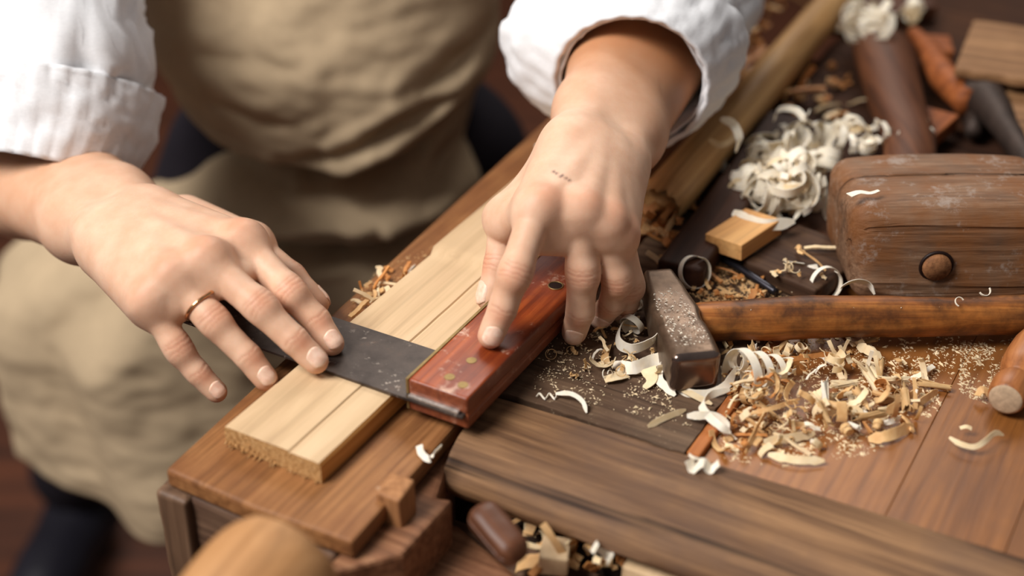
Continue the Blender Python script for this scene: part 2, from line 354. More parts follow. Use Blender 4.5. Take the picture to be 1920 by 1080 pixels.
sq = empty('try_square', O, ROT); tag(sq, 'rosewood and dark steel try square held down across the pine board', 'try square')
bench_part('blade', prism([(-0.109, 0.1005), (0.1245, 0.1005), (0.1245, 0.1475), (-0.092, 0.1475)], 0.01465, 0.0165), STEELD, sq, 0.0003)
def stock(u0, u1, v0, v1, z0, z1):
    vb, fb = rbox((u1-u0, v1-v0, z1-z0), 0.0017, (14, 40, 4), 0.00012, 80, 3.0, stretch=(1, 0.3, 1))
    return [(x+(u0+u1)/2, y+(v0+v1)/2, z+(z0+z1)/2) for x, y, z in vb], fb
v_, f_ = stock(0.0885, 0.1262, 0.1035, 0.262, 0.0166, 0.0272)
mi_ = []
for f in f_:
    xs = [v_[i][0] for i in f]; ys = [v_[i][1] for i in f]; mi_.append(1 if min(xs) > 0.1258 or max(ys) < 0.104 else 0)
st = bench_part('stock', (v_, f_), None, sq, 0, True, [STOCK, STOCKW], mi_)
lo_v, lo_f = stock(0.0885, 0.1262, 0.1035, 0.262, 0.0066, 0.0145)
mi_ = [1 if min(lo_v[i][0] for i in f) > 0.1258 or max(lo_v[i][1] for i in f) < 0.104 else 0 for f in lo_f]
lo = bench_part('stock_underside', (lo_v, lo_f), None, sq, 0, True, [STOCK, STOCKW], mi_)
bench_part('brass_face', prism([(0.0868, 0.1038), (0.0886, 0.1038), (0.0886, 0.262), (0.0868, 0.262)], 0.0168, 0.0270), BRASS, sq, 0.0002)
bench_part('brass_face', prism([(0.0868, 0.1038), (0.0886, 0.1038), (0.0886, 0.262), (0.0868, 0.262)], 0.0068, 0.0143), BRASS, sq, 0.0002)
bench_part('slot_filler', prism([(0.1225, 0.1042), (0.1258, 0.1042), (0.1258, 0.2618), (0.1225, 0.2618)], 0.0140, 0.0170), STOCKW, sq, 0)
bench_part('worn_edge_highlight', prism([(0.0895, 0.1012), (0.1215, 0.1012), (0.1215, 0.1040), (0.0895, 0.1040)], 0.0164, 0.0184), plain('worn_steel_highlight', (196, 188, 180), 0.3, 0.5, 0.7, 0.35, 400, 0.3), sq, 0.0006)  # bright strip paints the highlight along the worn slot edge
for (px, py) in ((884, 676), (843, 707), (868, 722)):
    ru, rv = uv(px, py, 0.0272); n_ = 20
    pr = prism([(ru+0.0030*math.cos(2*math.pi*i/n_), rv+0.0030*math.sin(2*math.pi*i/n_)) for i in range(n_)], 0.020, 0.02745)
    bench_part('rivet', pr, BRASS, sq, 0.0001)
hu, hv = uv(1042, 536, 0.0272)
k = NT('bore_shade', 0.5); k.color(s2l((30, 14, 10))); HOLE_SHADE = k.m
bo = bench_part('hanging_hole_shade', prism([(hu+0.0042*math.cos(2*math.pi*i/24), hv+0.0042*math.sin(2*math.pi*i/24)) for i in range(24)], 0.02715, 0.02742), HOLE_SHADE, sq, 0)  # flat dark disc paints the shade inside the hole
tv, tf = tube([(hu+0.0044*math.cos(2*math.pi*i/24), hv+0.0044*math.sin(2*math.pi*i/24), 0.0274) for i in range(25)], 0.0004, 8, False)
bench_part('hole_rim', (tv, tf), BRASS, sq, 0, True)
# ================================================================== carpenter's mallet
MAL = wood('mallet_wood', (78, 58, 46), (112, 88, 72), (142, 118, 100), 'X', 330, 0.62, 0.25, patch=(124, 76, 38), pfac=0.75, pscale=26, cracks=0.2, off=12.2, bumps=0.9, dust=(156, 140, 128), dustlo=0.56, dustscale=34, stretch=0.06)
mal = empty('mallet', (0.2715, 0.786, ZB), math.radians(1.0)); tag(mal, 'big square-headed wooden mallet, worn and brown, lying beside the heap of curls', 'mallet')
def mshape(x, y, z):
    t = 1-0.07*(abs(x)/0.067)**3                     # slightly barrelled
    zz = z+0.0325
    return x*(1.0-0.06*(0.5-z/0.065)**2), y*t + (0.006*(z/0.0325) if y < 0 else 0), (z)*t
vb, fb = rbox((0.1330, 0.086, 0.0655), 0.0125, (26, 14, 10), 0.0008, 55, 8.0, (0.25, 1, 1), mshape)
mh = link('mallet_head', mesh('mallet_head', [(x, y, z+0.0335) for x, y, z in vb], fb), MAL, mal)
tn = link('handle_end', mesh('handle_end', *tube([(-0.014, -0.0482, 0.0295), (-0.014, -0.0468, 0.0295), (-0.014, -0.030, 0.0295)], [0.0080, 0.0088, 0.0088], 20, upv=(0, 0, 1))), wood('tenon_wood', (92, 62, 42), (132, 94, 66), (160, 120, 86), 'Y', 300, 0.7, off=3), mal)
tv, tf = tube([(-0.014+0.0096*math.cos(t), -0.0444, 0.0295+0.0096*math.sin(t)) for t in np.linspace(0, 2*math.pi, 25)], 0.0011, 8, False, upv=(0, 1, 0.01))
link('tenon_gap_shade', mesh('tenon_gap_shade', tv, tf), HOLE_SHADE, mal)  # solid dark ring paints the shade in the gap round the tenon
# ================================================================== hammer
IRON = NT('hammer_iron', 0.42, 0.5); k = IRON
n1 = k.noise(k.mp((1, 1, 1)), 90, 8, 0.7); n2 = k.noise(k.mp((1, 1, 1), (5, 1, 0)), 25, 4)
k.color(k.ramp(n1, [(0.3, s2l((76, 58, 44))), (0.6, s2l((108, 86, 68))), (0.8, s2l((136, 112, 92)))])); k.b.inputs['Metallic'].default_value = 0.65
k.l(k.ramp(n2, [(0.35, 0.32), (0.7, 0.55)]), k.b.inputs['Roughness']); k.bump(n1, 0.35, 0.0006); IRON = k.m
FACE = plain('hammer_face_steel', (122, 104, 96), 0.22, 0.6, 0.9, 0.2, 80, 0.15)
HAN = wood('hammer_handle_wood', (84, 48, 22), (140, 86, 38), (178, 124, 66), 'X', 190, 0.5, 0.3, patch=(52, 30, 18), pfac=0.85, pscale=34, off=4.9, cracks=0.3, dust=(150, 124, 90), dustlo=0.66, dustscale=70, bumps=0.4)
h0 = at(1232, 508, 0.028); h1 = at(1309, 660, 0.0295); hd = nz(h1-h0); hlen = float(np.linalg.norm(h1-h0))
ham = empty('hammer', (0.100, 0.70, ZB), 0); tag(ham, 'iron hammer with a long worn wooden handle, head dusted with sawdust', 'hammer')
hang = math.atan2(hd[1], hd[0])
def hshape(x, y, z):
    # x along head, striking face at +x; tapering peen at -x
    t = (x+hlen/2)/hlen
    ws = 1.0
    if t < 0.45: ws = 0.62+0.38*(t/0.45)
    if 0.52 < t < 0.66: ws *= 0.93
    yy = y*ws; zz = z*(0.80+0.2*min(1, t/0.45)) if z < 0 else z
    return x, yy, zz
vb, fb = rbox((hlen, 0.0285, 0.026), 0.0042, (22, 5, 5), 0.0004, 90, 5.0, (0.6, 1, 1), hshape)
hc = (h0+h1)/2
mi_ = [1 if min(vb[i][0] for i in f) > hlen/2-0.0035 else 0 for f in fb]
hh = link('hammer_head', mesh('hammer_head', vb, fb, True, mi_), None, ham, Vector((hc[0], hc[1], ZB+0.0165)) - ham.location, (0, math.radians(2.5), hang), [IRON, FACE])
p0 = np.array([0.1040, 0.7010, ZB+0.0142]); p1 = np.array([0.42, 0.7150, ZB+0.0165])
path = [p0 + (p1-p0)*t for t in np.linspace(0, 1, 40)]; rad = []
for i, t in enumerate(np.linspace(0, 1, 40)):
    rad.append(0.0117 + 0.0006*math.sin(t*7+1) + (0.0 if t > 0.12 else -0.0008)); path[i] = path[i] + np.array([0, 0.0010*math.sin(t*9), 0.001*math.sin(t*6)])
v_, f_ = tube([p - np.array([0.1, 0.70, ZB]) for p in path], rad, 22, ell=(1.0, 1.08))
v_ = [tuple(np.array(q) + 0.0006*fbm(q[0]*0.3, q[1], q[2], 90, 3)*np.array([0, 1, 1])) for q in v_]
link('hammer_handle', mesh('hammer_handle', v_, f_), HAN, ham)
# ================================================================== small block, rods, dark boards
LBLOCK = wood('block_wood', (176, 130, 82), (200, 156, 104), (214, 176, 124), 'X', 240, 0.6, off=1.2, bumps=0.1, streak=0.6)
def placed_box(name, pts, h, th, m, label, cat, r=0.0012, n=(10, 4, 3), amp=0.0002, shape=None, group=None, base=0.0, seed=1.0):
    """box whose top shows the corners near-left pts[0], near-right pts[1], far-left pts[2] at height h"""
    a, b, c = (at(*p, h) for p in pts); L = np.linalg.norm(b-a); D = np.linalg.norm((c-a) - ((c-a)@nz(b-a))*nz(b-a)); ang = math.atan2(b[1]-a[1], b[0]-a[0])
    vb, fb = rbox((L, D, th), r, n, amp, 60, seed, shape=shape); ctr = a + (b-a)/2 + nz(np.array([-(b-a)[1], (b-a)[0], 0]))*D/2
    o = link(name, mesh(name, vb, fb), m, None, (ctr[0], ctr[1], ZB+h-th/2), (0, 0, ang)); tag(o, label, cat, group); return o
# dark plank the little block leans on, behind the hammer
DK = wood('dark_plank_wood', (44, 32, 24), (66, 48, 36), (92, 72, 56), 'X', 150, 0.7, 0.2, off=2.7, patch=(58, 38, 30), pfac=0.6, bumps=0.5, dust=(150, 130, 110), dustlo=0.68, dustscale=110)
placed_box('offcut', ((1392, 487), (1530, 545), (1450, 400)), 0.012, 0.0118, DK, 'dark brown flat offcut under the pale little block', 'offcut', 0.002, (12, 10, 3), 0.0005, seed=3)
a = at(1384, 452, 0.026)
vb, fb = rbox((0.046, 0.028, 0.0115), 0.0009, (4, 3, 2), 0.0001, 60, 1)
lb = link('wood_block', mesh('wood_block', vb, fb), LBLOCK, None, (*at(1394, 440, 0.018)[:2], ZB+0.0185), (math.radians(-4), 0, math.radians(62-14)))
tag(lb, 'small pale rectangular wood block lying on the dark offcut', 'block')
RODM = plain('rod_iron', (58, 56, 62), 0.35, 0.5, 0.8, 0.2, 120)
r0 = at(1333, 468, 0.006); r1 = at(1455, 548, 0.005)
v_, f_ = tube([r0, r0+(r1-r0)*0.5, r0+(r1-r0)*0.97, r1], [0.0026, 0.0026, 0.0026, 0.0020], 12)
tag(link('iron_rod', mesh('iron_rod', v_, f_), RODM), 'thin dark iron rod half buried in chips behind the hammer', 'rod')
BAR = wood('dark_bar_wood', (36, 22, 16), (54, 34, 26), (76, 50, 38), 'X', 120, 0.6, 0.2, off=0.9, bumps=0.3)
a = at(1274, 500, 0.017); b = at(1478, 215, 0.017); L = float(np.linalg.norm(b-a)); m_ = (a+b)/2
vb, fb = rbox((L, 0.030, 0.0165), 0.003, (20, 4, 3), 0.0005, 50, 2.2)
tag(link('wooden_bar', mesh('wooden_bar', vb, fb), BAR, None, (m_[0], m_[1], ZB+0.0102), (0, 0, math.atan2(b[1]-a[1], b[0]-a[0]))), 'dark square wooden bar between the pale stick and the curls', 'bar')
# long pale stick with a split end
STK = wood('stick_wood', (160, 120, 72), (192, 156, 108), (212, 182, 138), 'X', 130, 0.5, 0.3, off=5.5, bumps=0.2)
s0 = at(1238, 385, 0.018); s1 = at(1600, -40, 0.018); sd = nz(s1-s0); L = float(np.linalg.norm(s1-s0)); ss = nz(np.cross(sd, (0, 0, 1)))
N = 30; V_ = []; F_ = []; n_ = 24
for i in range(N+1):
    t = i/N; c_ = t*L
    for j in range(n_):
        q = 2*math.pi*j/n_; r = 0.0158*(1-0.10*t)*(1+0.03*math.sin(3*q+t*5)); x = c_
        if i == 0: x += -0.010 + 0.022*abs(math.sin(q*2.5+0.7))*random.random()
        if i == 0: r *= 0.9
        V_.append((x, r*math.cos(q)*1.08, r*math.sin(q)))
for i in range(N):
    for j in range(n_): F_.append((i*n_+j, i*n_+(j+1) % n_, (i+1)*n_+(j+1) % n_, (i+1)*n_+j))
F_.append(tuple(range(n_))[::-1]); F_.append(tuple(range(N*n_, (N+1)*n_)))
stick = link('wooden_stick', mesh('wooden_stick', V_, F_), STK, None, tuple(s0), (0, 0, math.atan2(sd[1], sd[0]))); tag(stick, 'long pale round stick with a splintered end, running past the elbow', 'stick')
# turned knob at the frame edge
K2 = wood('turned_knob_wood', (118, 72, 40), (150, 98, 58), (178, 128, 84), 'X', 160, 0.45, 0.35, off=8.3, bumps=0.1)
K2E = plain('knob_end_grain', (182, 156, 128), 0.7, 0.2, 0, 0.2, 300, 0.3)
prof = [(0.0, 0.0), (0.0, 0.0075), (0.0008, 0.0092), (0.003, 0.0104), (0.009, 0.0112), (0.016, 0.0112), (0.020, 0.0098), (0.0225, 0.0080), (0.025, 0.0082), (0.028, 0.0108), (0.036, 0.0125), (0.048, 0.0128), (0.060, 0.0122), (0.070, 0.0105), (0.074, 0.006), (0.075, 0.0)]
V_ = []; F_ = []; nn = 28; mi_ = []
for (t, r) in prof:
    for j in range(nn): q = 2*math.pi*j/nn; V_.append((t, r*math.cos(q), r*math.sin(q)))
for i in range(len(prof)-1):
    for j in range(nn): F_.append((i*nn+j, i*nn+(j+1) % nn, (i+1)*nn+(j+1) % nn, (i+1)*nn+j)); mi_.append(1 if i < 2 else 0)
q0 = at(1884, 752, 0.008); ang = math.radians(58)
kb = link('turned_handle', mesh('turned_handle', V_, F_, True, mi_), None, None, (q0[0], q0[1], ZB+0.0085), (0, 0, ang), [K2, K2E]); tag(kb, 'turned wooden tool handle lying on the smooth boards', 'tool handle')
# ================================================================== blurred tools at the far end
RED = wood('red_tool_wood', (52, 30, 18), (78, 46, 28), (106, 68, 44), 'Y', 90, 0.55, 0.25, off=3.8)
ORT = wood('orange_tool_wood', (92, 50, 26), (126, 72, 38), (152, 94, 54), 'X', 90, 0.6, 0.2, off=1.4)
GRB = wood('grey_board_wood', (98, 74, 54), (128, 98, 72), (152, 122, 92), 'X', 110, 0.65, 0.2, off=7.1, cracks=0.2, bumps=0.3)
def rod_px(name, pts, rad, m, label, cat, ell=(1, 1), n=14, group=None, parent=None):
    """bent tool limb through photo points (px, py, height)"""
    P_ = cr([at(*p) for p in pts], 6)
    k_ = len(P_); rr = np.interp(np.linspace(0, 1, k_), np.linspace(0, 1, len(rad)), rad)
    o0 = P_[0] if parent is None else np.array(parent.location); v_, f_ = tube([p-o0 for p in P_], rr, n, ell=ell)
    o = link(name, mesh(name, v_, f_), m, parent, tuple(o0) if parent is None else None)
    if label: tag(o, label, cat, group)
    return o
mh_ = [np.array(p) for p in ((-0.014, 0.030, 0.0295),)]; ml_ = np.array(mal.location)
hp = mh_ + [at(*p)-ml_ for p in ((1712, 270, .027), (1694, 210, .026), (1680, 150, .025), (1668, 95, .024), (1664, 78, .024))]
link('mallet_handle', mesh('mallet_handle', *tube(cr(hp, 5), list(np.interp(np.linspace(0, 1, 26), [0, .25, .5, .8, .95, 1], [.015, .0165, .019, .0215, .018, .010])), 20, ell=(1.15, .8))), RED, mal)
pc = empty('pincers', tuple(at(1800, 180, 0.0)), 0); tag(pc, 'dark iron pincers with orange wooden grips behind the mallet', 'pincers')
PINM = plain('pincer_iron', (62, 50, 44), 0.6, 0.3, 0.5, 0.25, 80)
rod_px('wooden_grip', [(1712, 62, 0.02), (1742, 96, 0.022), (1770, 145, 0.024), (1818, 195, 0.024)], [0.006, 0.009, 0.012, 0.011], ORT, None, None, parent=pc)
rod_px('iron_jaw', [(1812, 180, 0.024), (1850, 190, 0.026), (1885, 240, 0.024), (1930, 310, 0.02), (1960, 380, 0.016)], [0.013, 0.015, 0.010, 0.008, 0.007], PINM, None, None, parent=pc)
rod_px('iron_arm', [(1836, 170, 0.018), (1828, 215, 0.014), (1824, 250, 0.012)], [0.012, 0.008, 0.006], PINM, None, None, parent=pc)
placed_box('rough_board', ((1790, 128), (1990, 158), (1782, 30)), 0.045, 0.007, GRB, 'rough grey-brown board with a torn edge lying on top of the far clutter', 'board', 0.0015, (24, 10, 2), 0.0007, shape=lambda x, y, z: (x, y + (0.004*fbm(x, 0, 0, 60, 2) if y < -0.02 else 0), z), seed=5)
placed_box('brown_board', ((1905, 255), (1985, 262), (1830, 120)), 0.030, 0.012, GRB, 'brown board standing under the rough torn board', 'board', 0.0015, (6, 10, 3), 0.0004, seed=7)
placed_box('orange_offcut', ((1735, 272), (1800, 215), (1715, 215)), 0.020, 0.012, ORT, 'small orange-brown offcut between the tool handle and the pincers', 'offcut', 0.0015, (6, 6, 3), 0.0003, seed=8)
placed_box('orange_offcut', ((1722, 92), (1790, 96), (1715, 62)), 0.022, 0.010, ORT, 'small orange offcut beside the rough torn board', 'offcut', 0.0015, (6, 6, 3), 0.0003, seed=9)
placed_box('tool_box_side', ((1560, 40), (1760, 10), (1570, 0)), 0.016, 0.015, RED, 'dark reddish wooden bar lying across the far end of the bench', 'bar', 0.002, (12, 4, 3), 0.0004, seed=10)
# ================================================================== the person: skin as one surface grown from a distance field
class Field:
    """union of round cones; each prim (a, b, ra, rb, k) is blended into the running distance with radius k"""
    def __init__(s): s.base = []; s.fingers = []
    def cone(s, a, b, ra, rb, k=0.008): s.base.append((np.array(a, float), np.array(b, float), ra, rb, k))
    @staticmethod
    def dist(X, Y, Z, p):
        a, b, ra, rb = p[:4]; ab = b-a; L2 = float(ab@ab)+1e-12
        px, py, pz = X-a[0], Y-a[1], Z-a[2]
        t = np.clip((px*ab[0]+py*ab[1]+pz*ab[2])/L2, 0, 1)
        return np.sqrt((px-t*ab[0])**2+(py-t*ab[1])**2+(pz-t*ab[2])**2) - (ra+(rb-ra)*t)
    @staticmethod
    def smin(a, b, k):
        h = np.clip(0.5+0.5*(b-a)/k, 0, 1); return b+(a-b)*h - k*h*(1-h)
    def box(s, p, g, pad):
        a, b, ra, rb = p[:4]; r = max(ra, rb)+pad; sl = []
        for i in range(3):
            lo = min(a[i], b[i])-r; hi = max(a[i], b[i])+r
            i0 = max(0, int(np.searchsorted(g[i], lo))-1); i1 = min(len(g[i]), int(np.searchsorted(g[i], hi))+1)
            if i1-i0 < 2: return None
            sl.append(slice(i0, i1))
        return tuple(sl)
    def grid(s, lo, hi, h, pad=0.02):
        g = [np.arange(lo[i], hi[i]+h, h, dtype=np.float32) for i in range(3)]
        D = np.full([len(x) for x in g], pad*1.5, np.float32)
        def apply(D, p, k):
            sl = s.box(p, g, pad)
            if sl is None: return
            X = g[0][sl[0]][:, None, None]; Y = g[1][sl[1]][None, :, None]; Z = g[2][sl[2]][None, None, :]
            D[sl] = s.smin(D[sl], s.dist(X, Y, Z, p), k)
        for p in s.base: apply(D, p, p[4])
        for f in s.fingers:
            E = np.full(D.shape, pad*1.5, np.float32)
            for p in f['prims']: apply(E, p, p[4])
            X = g[0][:, None, None]; Y = g[1][None, :, None]; Z = g[2][None, None, :]
            o, d = f['root'], f['dir']; t = (X-o[0])*d[0]+(Y-o[1])*d[1]+(Z-o[2])*d[2]
            k = np.clip(f['k']*(1-(t/f['fall'])), 0.0011, f['k']).astype(np.float32)
            D = s.smin(D, E, k)
        return g, D
    def at(s, pts):
        X, Y, Z = pts[:, 0], pts[:, 1], pts[:, 2]; D = np.full(len(pts), 0.03)
        for p in s.base: D = s.smin(D, s.dist(X, Y, Z, p), p[4])
        for f in s.fingers:
            E = np.full(len(pts), 0.03)
            for p in f['prims']: E = s.smin(E, s.dist(X, Y, Z, p), p[4])
            o, d = f['root'], f['dir']; t = (X-o[0])*d[0]+(Y-o[1])*d[1]+(Z-o[2])*d[2]
            D = s.smin(D, E, np.clip(f['k']*(1-t/f['fall']), 0.0011, f['k']))
        return D
def surface_nets(g, D):
    ins = D < 0; nx, ny, nz_ = D.shape
    c = np.zeros((nx-1, ny-1, nz_-1), np.int8)
    for i in (0, 1):
        for j in (0, 1):
            for k in (0, 1): c += ins[i:nx-1+i, j:ny-1+j, k:nz_-1+k]
    act = np.argwhere((c > 0) & (c < 8)); idx = np.full(c.shape, -1, np.int64); idx[tuple(act.T)] = np.arange(len(act))
    acc = np.zeros((len(act), 3)); cnt = np.zeros(len(act))
    corners = [(i, j, k) for i in (0, 1) for j in (0, 1) for k in (0, 1)]
    for a in corners:
        for ax_ in range(3):
            if a[ax_]: continue
            b = list(a); b[ax_] = 1
            da = D[act[:, 0]+a[0], act[:, 1]+a[1], act[:, 2]+a[2]]; db = D[act[:, 0]+b[0], act[:, 1]+b[1], act[:, 2]+b[2]]
            m = (da < 0) != (db < 0); t = np.where(m, da/np.where(m, da-db, 1), 0)
            q = np.tile(np.array(a, float), (len(act), 1)); q[:, ax_] = t
            acc[m] += q[m]; cnt[m] += 1
    h = g[0][1]-g[0][0]; V_ = (act + acc/cnt[:, None])*h + np.array([g[0][0], g[1][0], g[2][0]])
    F_ = []
    for ax_ in range(3):
        b_, c_ = (ax_+1) % 3, (ax_+2) % 3
        s0 = [slice(None)]*3; s1 = [slice(None)]*3; s0[ax_] = slice(0, -1); s1[ax_] = slice(1, None)
        m = ins[tuple(s0)] != ins[tuple(s1)]
        for q in (b_, c_): sl = [slice(None)]*3; sl[q] = 0; m[tuple(sl)] = False; sl[q] = -1; m[tuple(sl)] = False
        e = np.argwhere(m)
        eb = np.zeros(3, int); eb[b_] = 1; ec = np.zeros(3, int); ec[c_] = 1
        q = [idx[tuple((e-x).T)] for x in (eb*0, eb, eb+ec, ec)]
        f = np.stack(q, 1); inside = ins[tuple(e.T)]; f[~inside] = f[~inside][:, ::-1]
        F_.append(f[(f >= 0).all(1)])
    return V_, np.concatenate(F_)
def smooth_mesh(V_, F_, it=2, lam=0.5):
    e = np.concatenate([F_[:, [0, 1]], F_[:, [1, 2]], F_[:, [2, 3]], F_[:, [3, 0]]])
    for _ in range(it):
        A = np.zeros_like(V_); n = np.zeros(len(V_))
        for x in range(3): A[:, x] = np.bincount(e[:, 0], V_[e[:, 1], x], len(V_)) + np.bincount(e[:, 1], V_[e[:, 0], x], len(V_))
        n = np.bincount(e[:, 0], minlength=len(V_)) + np.bincount(e[:, 1], minlength=len(V_))
        V_ = V_*(1-lam) + lam*A/n[:, None]
    return V_
FR = dict(index=1.0, middle=1.03, ring=0.97, pinky=0.86, thumb=1.12)
def make_hand(fld, J, wrist, elbow, side, scale=1.0, arm=(0.0225, 0.046), fs=0.8, webs=(.36, .36, .36), fall=0.5, kk=0.012):
    """J: finger -> [tip, dip, pip, mcp] joints; grows palm, fingers, tendons and forearm into fld. Returns frames for nails and skin marks."""
    info = []; order = ['index', 'middle', 'ring', 'pinky']
    lat = nz(J['pinky'][3]-J['index'][3]); mid = (J['index'][3]+J['pinky'][3])/2; fwd = nz(mid-wrist)
    dors = np.cross(lat, fwd)*side; dors = nz(dors); lat = nz(lat - (lat@fwd)*fwd)
    wpos = {n: wrist + lat*o_*scale for n, o_ in zip(order, (-0.018, -0.006, 0.006, 0.017))}
    for n in order:
        m = J[n][3]; r = 0.0112*scale*(0.9 if n == 'pinky' else 1)
        md = m - dors*0.0015
        fld.cone(wpos[n]-dors*0.002, md, 0.0150*scale, r, 0.016)
        mm_ = m+(wpos[n]-m)*(0.10 if side > 0 else 0.22); fld.cone(wpos[n]-dors*0.012, mm_-dors*0.011, 0.013*scale, 0.0105*scale, 0.016)
        # tendon and knuckle
        fld.cone(wrist+lat*(0.3*(wpos[n]-wrist)@lat)+dors*0.0118*scale, m+dors*(r-0.0035), 0.0022, 0.0028, 0.0075)
        fld.cone(m+dors*0.0028, m+dors*0.0024+nz(J[n][2]-m)*0.003, 0.0088*FR[n]*scale, 0.0088*FR[n]*scale, 0.008)
        info.append(('knuckle', m+dors*0.010, 0.011))
    for i in range(3):                                   # webs between the finger roots
        a = J[order[i]]; b = J[order[i+1]]
        pa = a[3]+(a[2]-a[3])*webs[i]-dors*0.004; pb = b[3]+(b[2]-b[3])*webs[i]-dors*0.004
        fld.cone(pa, pb, 0.0058*scale, 0.0058*scale, 0.010)
    if side < 0:
        a = J['index']; b = J['middle']; fld.cone(a[3]+(a[2]-a[3])*0.50-dors*0.006, b[3]+(b[2]-b[3])*0.50-dors*0.006, 0.0050, 0.0050, 0.010)
    # thumb
    tt, ti, tm, tc = J['thumb']
    fld.cone(tc, tm, 0.0155*scale, 0.0125*scale, 0.016); fld.cone(tc-dors*0.004, tm+(J['index'][3]-tm)*0.25-dors*0.006, 0.013*scale, 0.009*scale, 0.016)
    fld.cone(tm, J['index'][3]-dors*0.008, 0.008*scale, 0.008*scale, 0.014)
    for n in order+['thumb']:
        ch = J[n]; f = FR[n]*scale*fs; t, d, p, m = ch
        if n == 'thumb': segs = [(m, p, 0.0128, 0.0112), (p, d, 0.0110, 0.0105), (d, t, 0.0103, 0.0086)]; segs = [(tm, ti, 0.0104*scale/f, 0.0092*scale/f), (ti, tt, 0.0090*scale/f, 0.0078*scale/f)]; p_, d_ = ti, ti; mroot = tm
        else: segs = [(m, p, 0.0106, 0.0097), (p, d, 0.0093, 0.0086), (d, t, 0.0086, 0.0076)]; p_, d_ = p, d; mroot = m
        prims = []
        for (a, b, ra, rb) in segs: prims.append((a, b, ra*f, rb*f, 0.0035))
        def dors_at(a, b):
            ax_ = nz(b-a); x = dors - (dors@ax_)*ax_
            if n == 'thumb': x = J.get('thumb_up', dors); x = x-(x@ax_)*ax_
            else: x = np.cross(ax_, lat)*-side
            return nz(x)
        fd = {}
        for nm, a, b in (('prox', mroot, p_), ('mid', p_, d_ if n != 'thumb' else t), ('dist', d_, t)):
            fd[nm] = dors_at(a, b)
        if n != 'thumb':
            prims.append((p+fd['mid']*0.0008+nz(m-p)*0.003, p+fd['mid']*0.0008-nz(m-p)*0.003, 0.0101*f, 0.0101*f, 0.004))
            prims.append((m-fd['prox']*0.004+(p-m)*0.35, m-fd['prox']*0.0035+(p-m)*0.75, 0.0088*f, 0.0084*f, 0.004))
            prims.append((p-fd['mid']*0.0025+(d-p)*0.35, p-fd['mid']*0.0022+(d-p)*0.7, 0.0080*f, 0.0076*f, 0.004))
        ax_ = nz(t-d_); pad_r = 0.0072*f if n != 'thumb' else 0.0076*scale
        prims.append((t-fd['dist']*0.0020-ax_*0.006, t-fd['dist']*0.0012+ax_*0.0012, pad_r, pad_r*0.93, 0.004))
        fld.fingers.append(dict(prims=prims, root=np.array(mroot), dir=nz(p_-mroot), fall=float(np.linalg.norm(p_-mroot))*fall, k=kk))
        info.append(('pip', p_+fd['mid']*0.008*f if n != 'thumb' else ti+fd['dist']*.009, 0.008)); info.append(('tip', t+ax_*0.004, 0.008)); info.append(('cut', d_+(t-d_)*0.25+fd['dist']*0.008*f, 0.006))
        info.append(('creases', n, p_, nz(p_-mroot)+nz(d_-p_) if n != 'thumb' else nz(tt-tm), fd['mid'], 0.0093*f))
        if n != 'thumb': info.append(('crease1', n, d, nz(d-p)+nz(t-d), fd['dist'], 0.0085*f))
        info.append(('nail', n, t, ax_, fd['dist'], (0.0078*f if n != 'thumb' else 0.0086*scale)))
    # wrist and forearm: two bones side by side, fleshier towards the elbow
    ax_ = nz(elbow-wrist); L = float(np.linalg.norm(elbow-wrist)); la = nz(lat-(lat@ax_)*ax_)
    n0, n1 = arm
    fld.cone(wrist-la*0.0135*scale-dors*0.004, wrist+ax_*0.05-la*0.012-dors*0.006, 0.0150*scale, n0*0.92, 0.014)
    fld.cone(wrist+la*0.0125*scale-dors*0.004, wrist+ax_*0.05+la*0.012-dors*0.006, 0.0150*scale, n0*0.92, 0.014)
    fld.cone(wrist+ax_*0.05-la*0.012-dors*0.006, wrist+ax_*L*0.72-la*0.013-dors*0.008, n0*0.92, n1*0.84, 0.02)
    fld.cone(wrist+ax_*0.05+la*0.012-dors*0.006, wrist+ax_*L*0.72+la*0.013-dors*0.008, n0*0.92, n1*0.80, 0.02)
    fld.cone(wrist+ax_*L*0.72-dors*0.008, elbow-dors*0.008, n1*0.86, n1*0.78, 0.03)
    fld.cone(wrist+ax_*0.012+la*0.017*scale+dors*0.004, wrist+ax_*0.020+la*0.016*scale+dors*0.004, 0.0095, 0.009, 0.010)   # ulna head
    return info, dors, lat, fwd
JA = dict(index=[at(622, 642, .0232), at(594, 600, .0335), at(543, 547, .0480), at(458, 455, .0640)],
          middle=[at(591, 675, .0245), at(552, 638, .0345), at(487, 575, .0500), at(390, 490, .0670)],
          ring=[at(497, 708, .0150), at(465, 668, .0260), at(400, 601, .0430), at(325, 520, .0610)],
          pinky=[at(405, 733, .0020), at(372, 700, .0120), at(333, 652, .0260), at(282, 565, .0500)],
          thumb_up=np.array([0.5, 0.8, 0.3]), thumb=[at(592, 566, .0150), at(545, 520, .0250), at(472, 462, .0320), at(345, 415, .0330)])
JB = dict(index=[at(921, 628, .0350), at(942, 580, .0480), at(966, 511, .0680), at(1010, 390, .0920)],
          middle=[at(1077, 622, .0110), at(1088, 585, .0260), at(1093, 510, .0520), at(1086, 397, .0880)],
          ring=[at(1127, 594, .0100), at(1148, 568, .0230), at(1158, 520, .0440), at(1136, 420, .0790)],
          pinky=[at(1162, 582, .0100), at(1176, 568, .0190), at(1182, 533, .0350), at(1160, 445, .0680)],
          thumb_up=np.array([-0.9, -0.2, 0.4]), thumb=[at(918, 556, .0230), at(936, 498, .0380), at(950, 412, .0600), at(1045, 335, .0780)])
WA = at(238, 424, .054); EA = np.array([-0.378, 0.945, 0.812])
WB_ = at(1122, 292, .093); EB = at(1278, -75, .105)
fa = Field(); infoA, dA, lA, fA = make_hand(fa, JA, WA, EA, +1, 1.0, (0.0240, 0.044), 0.86)
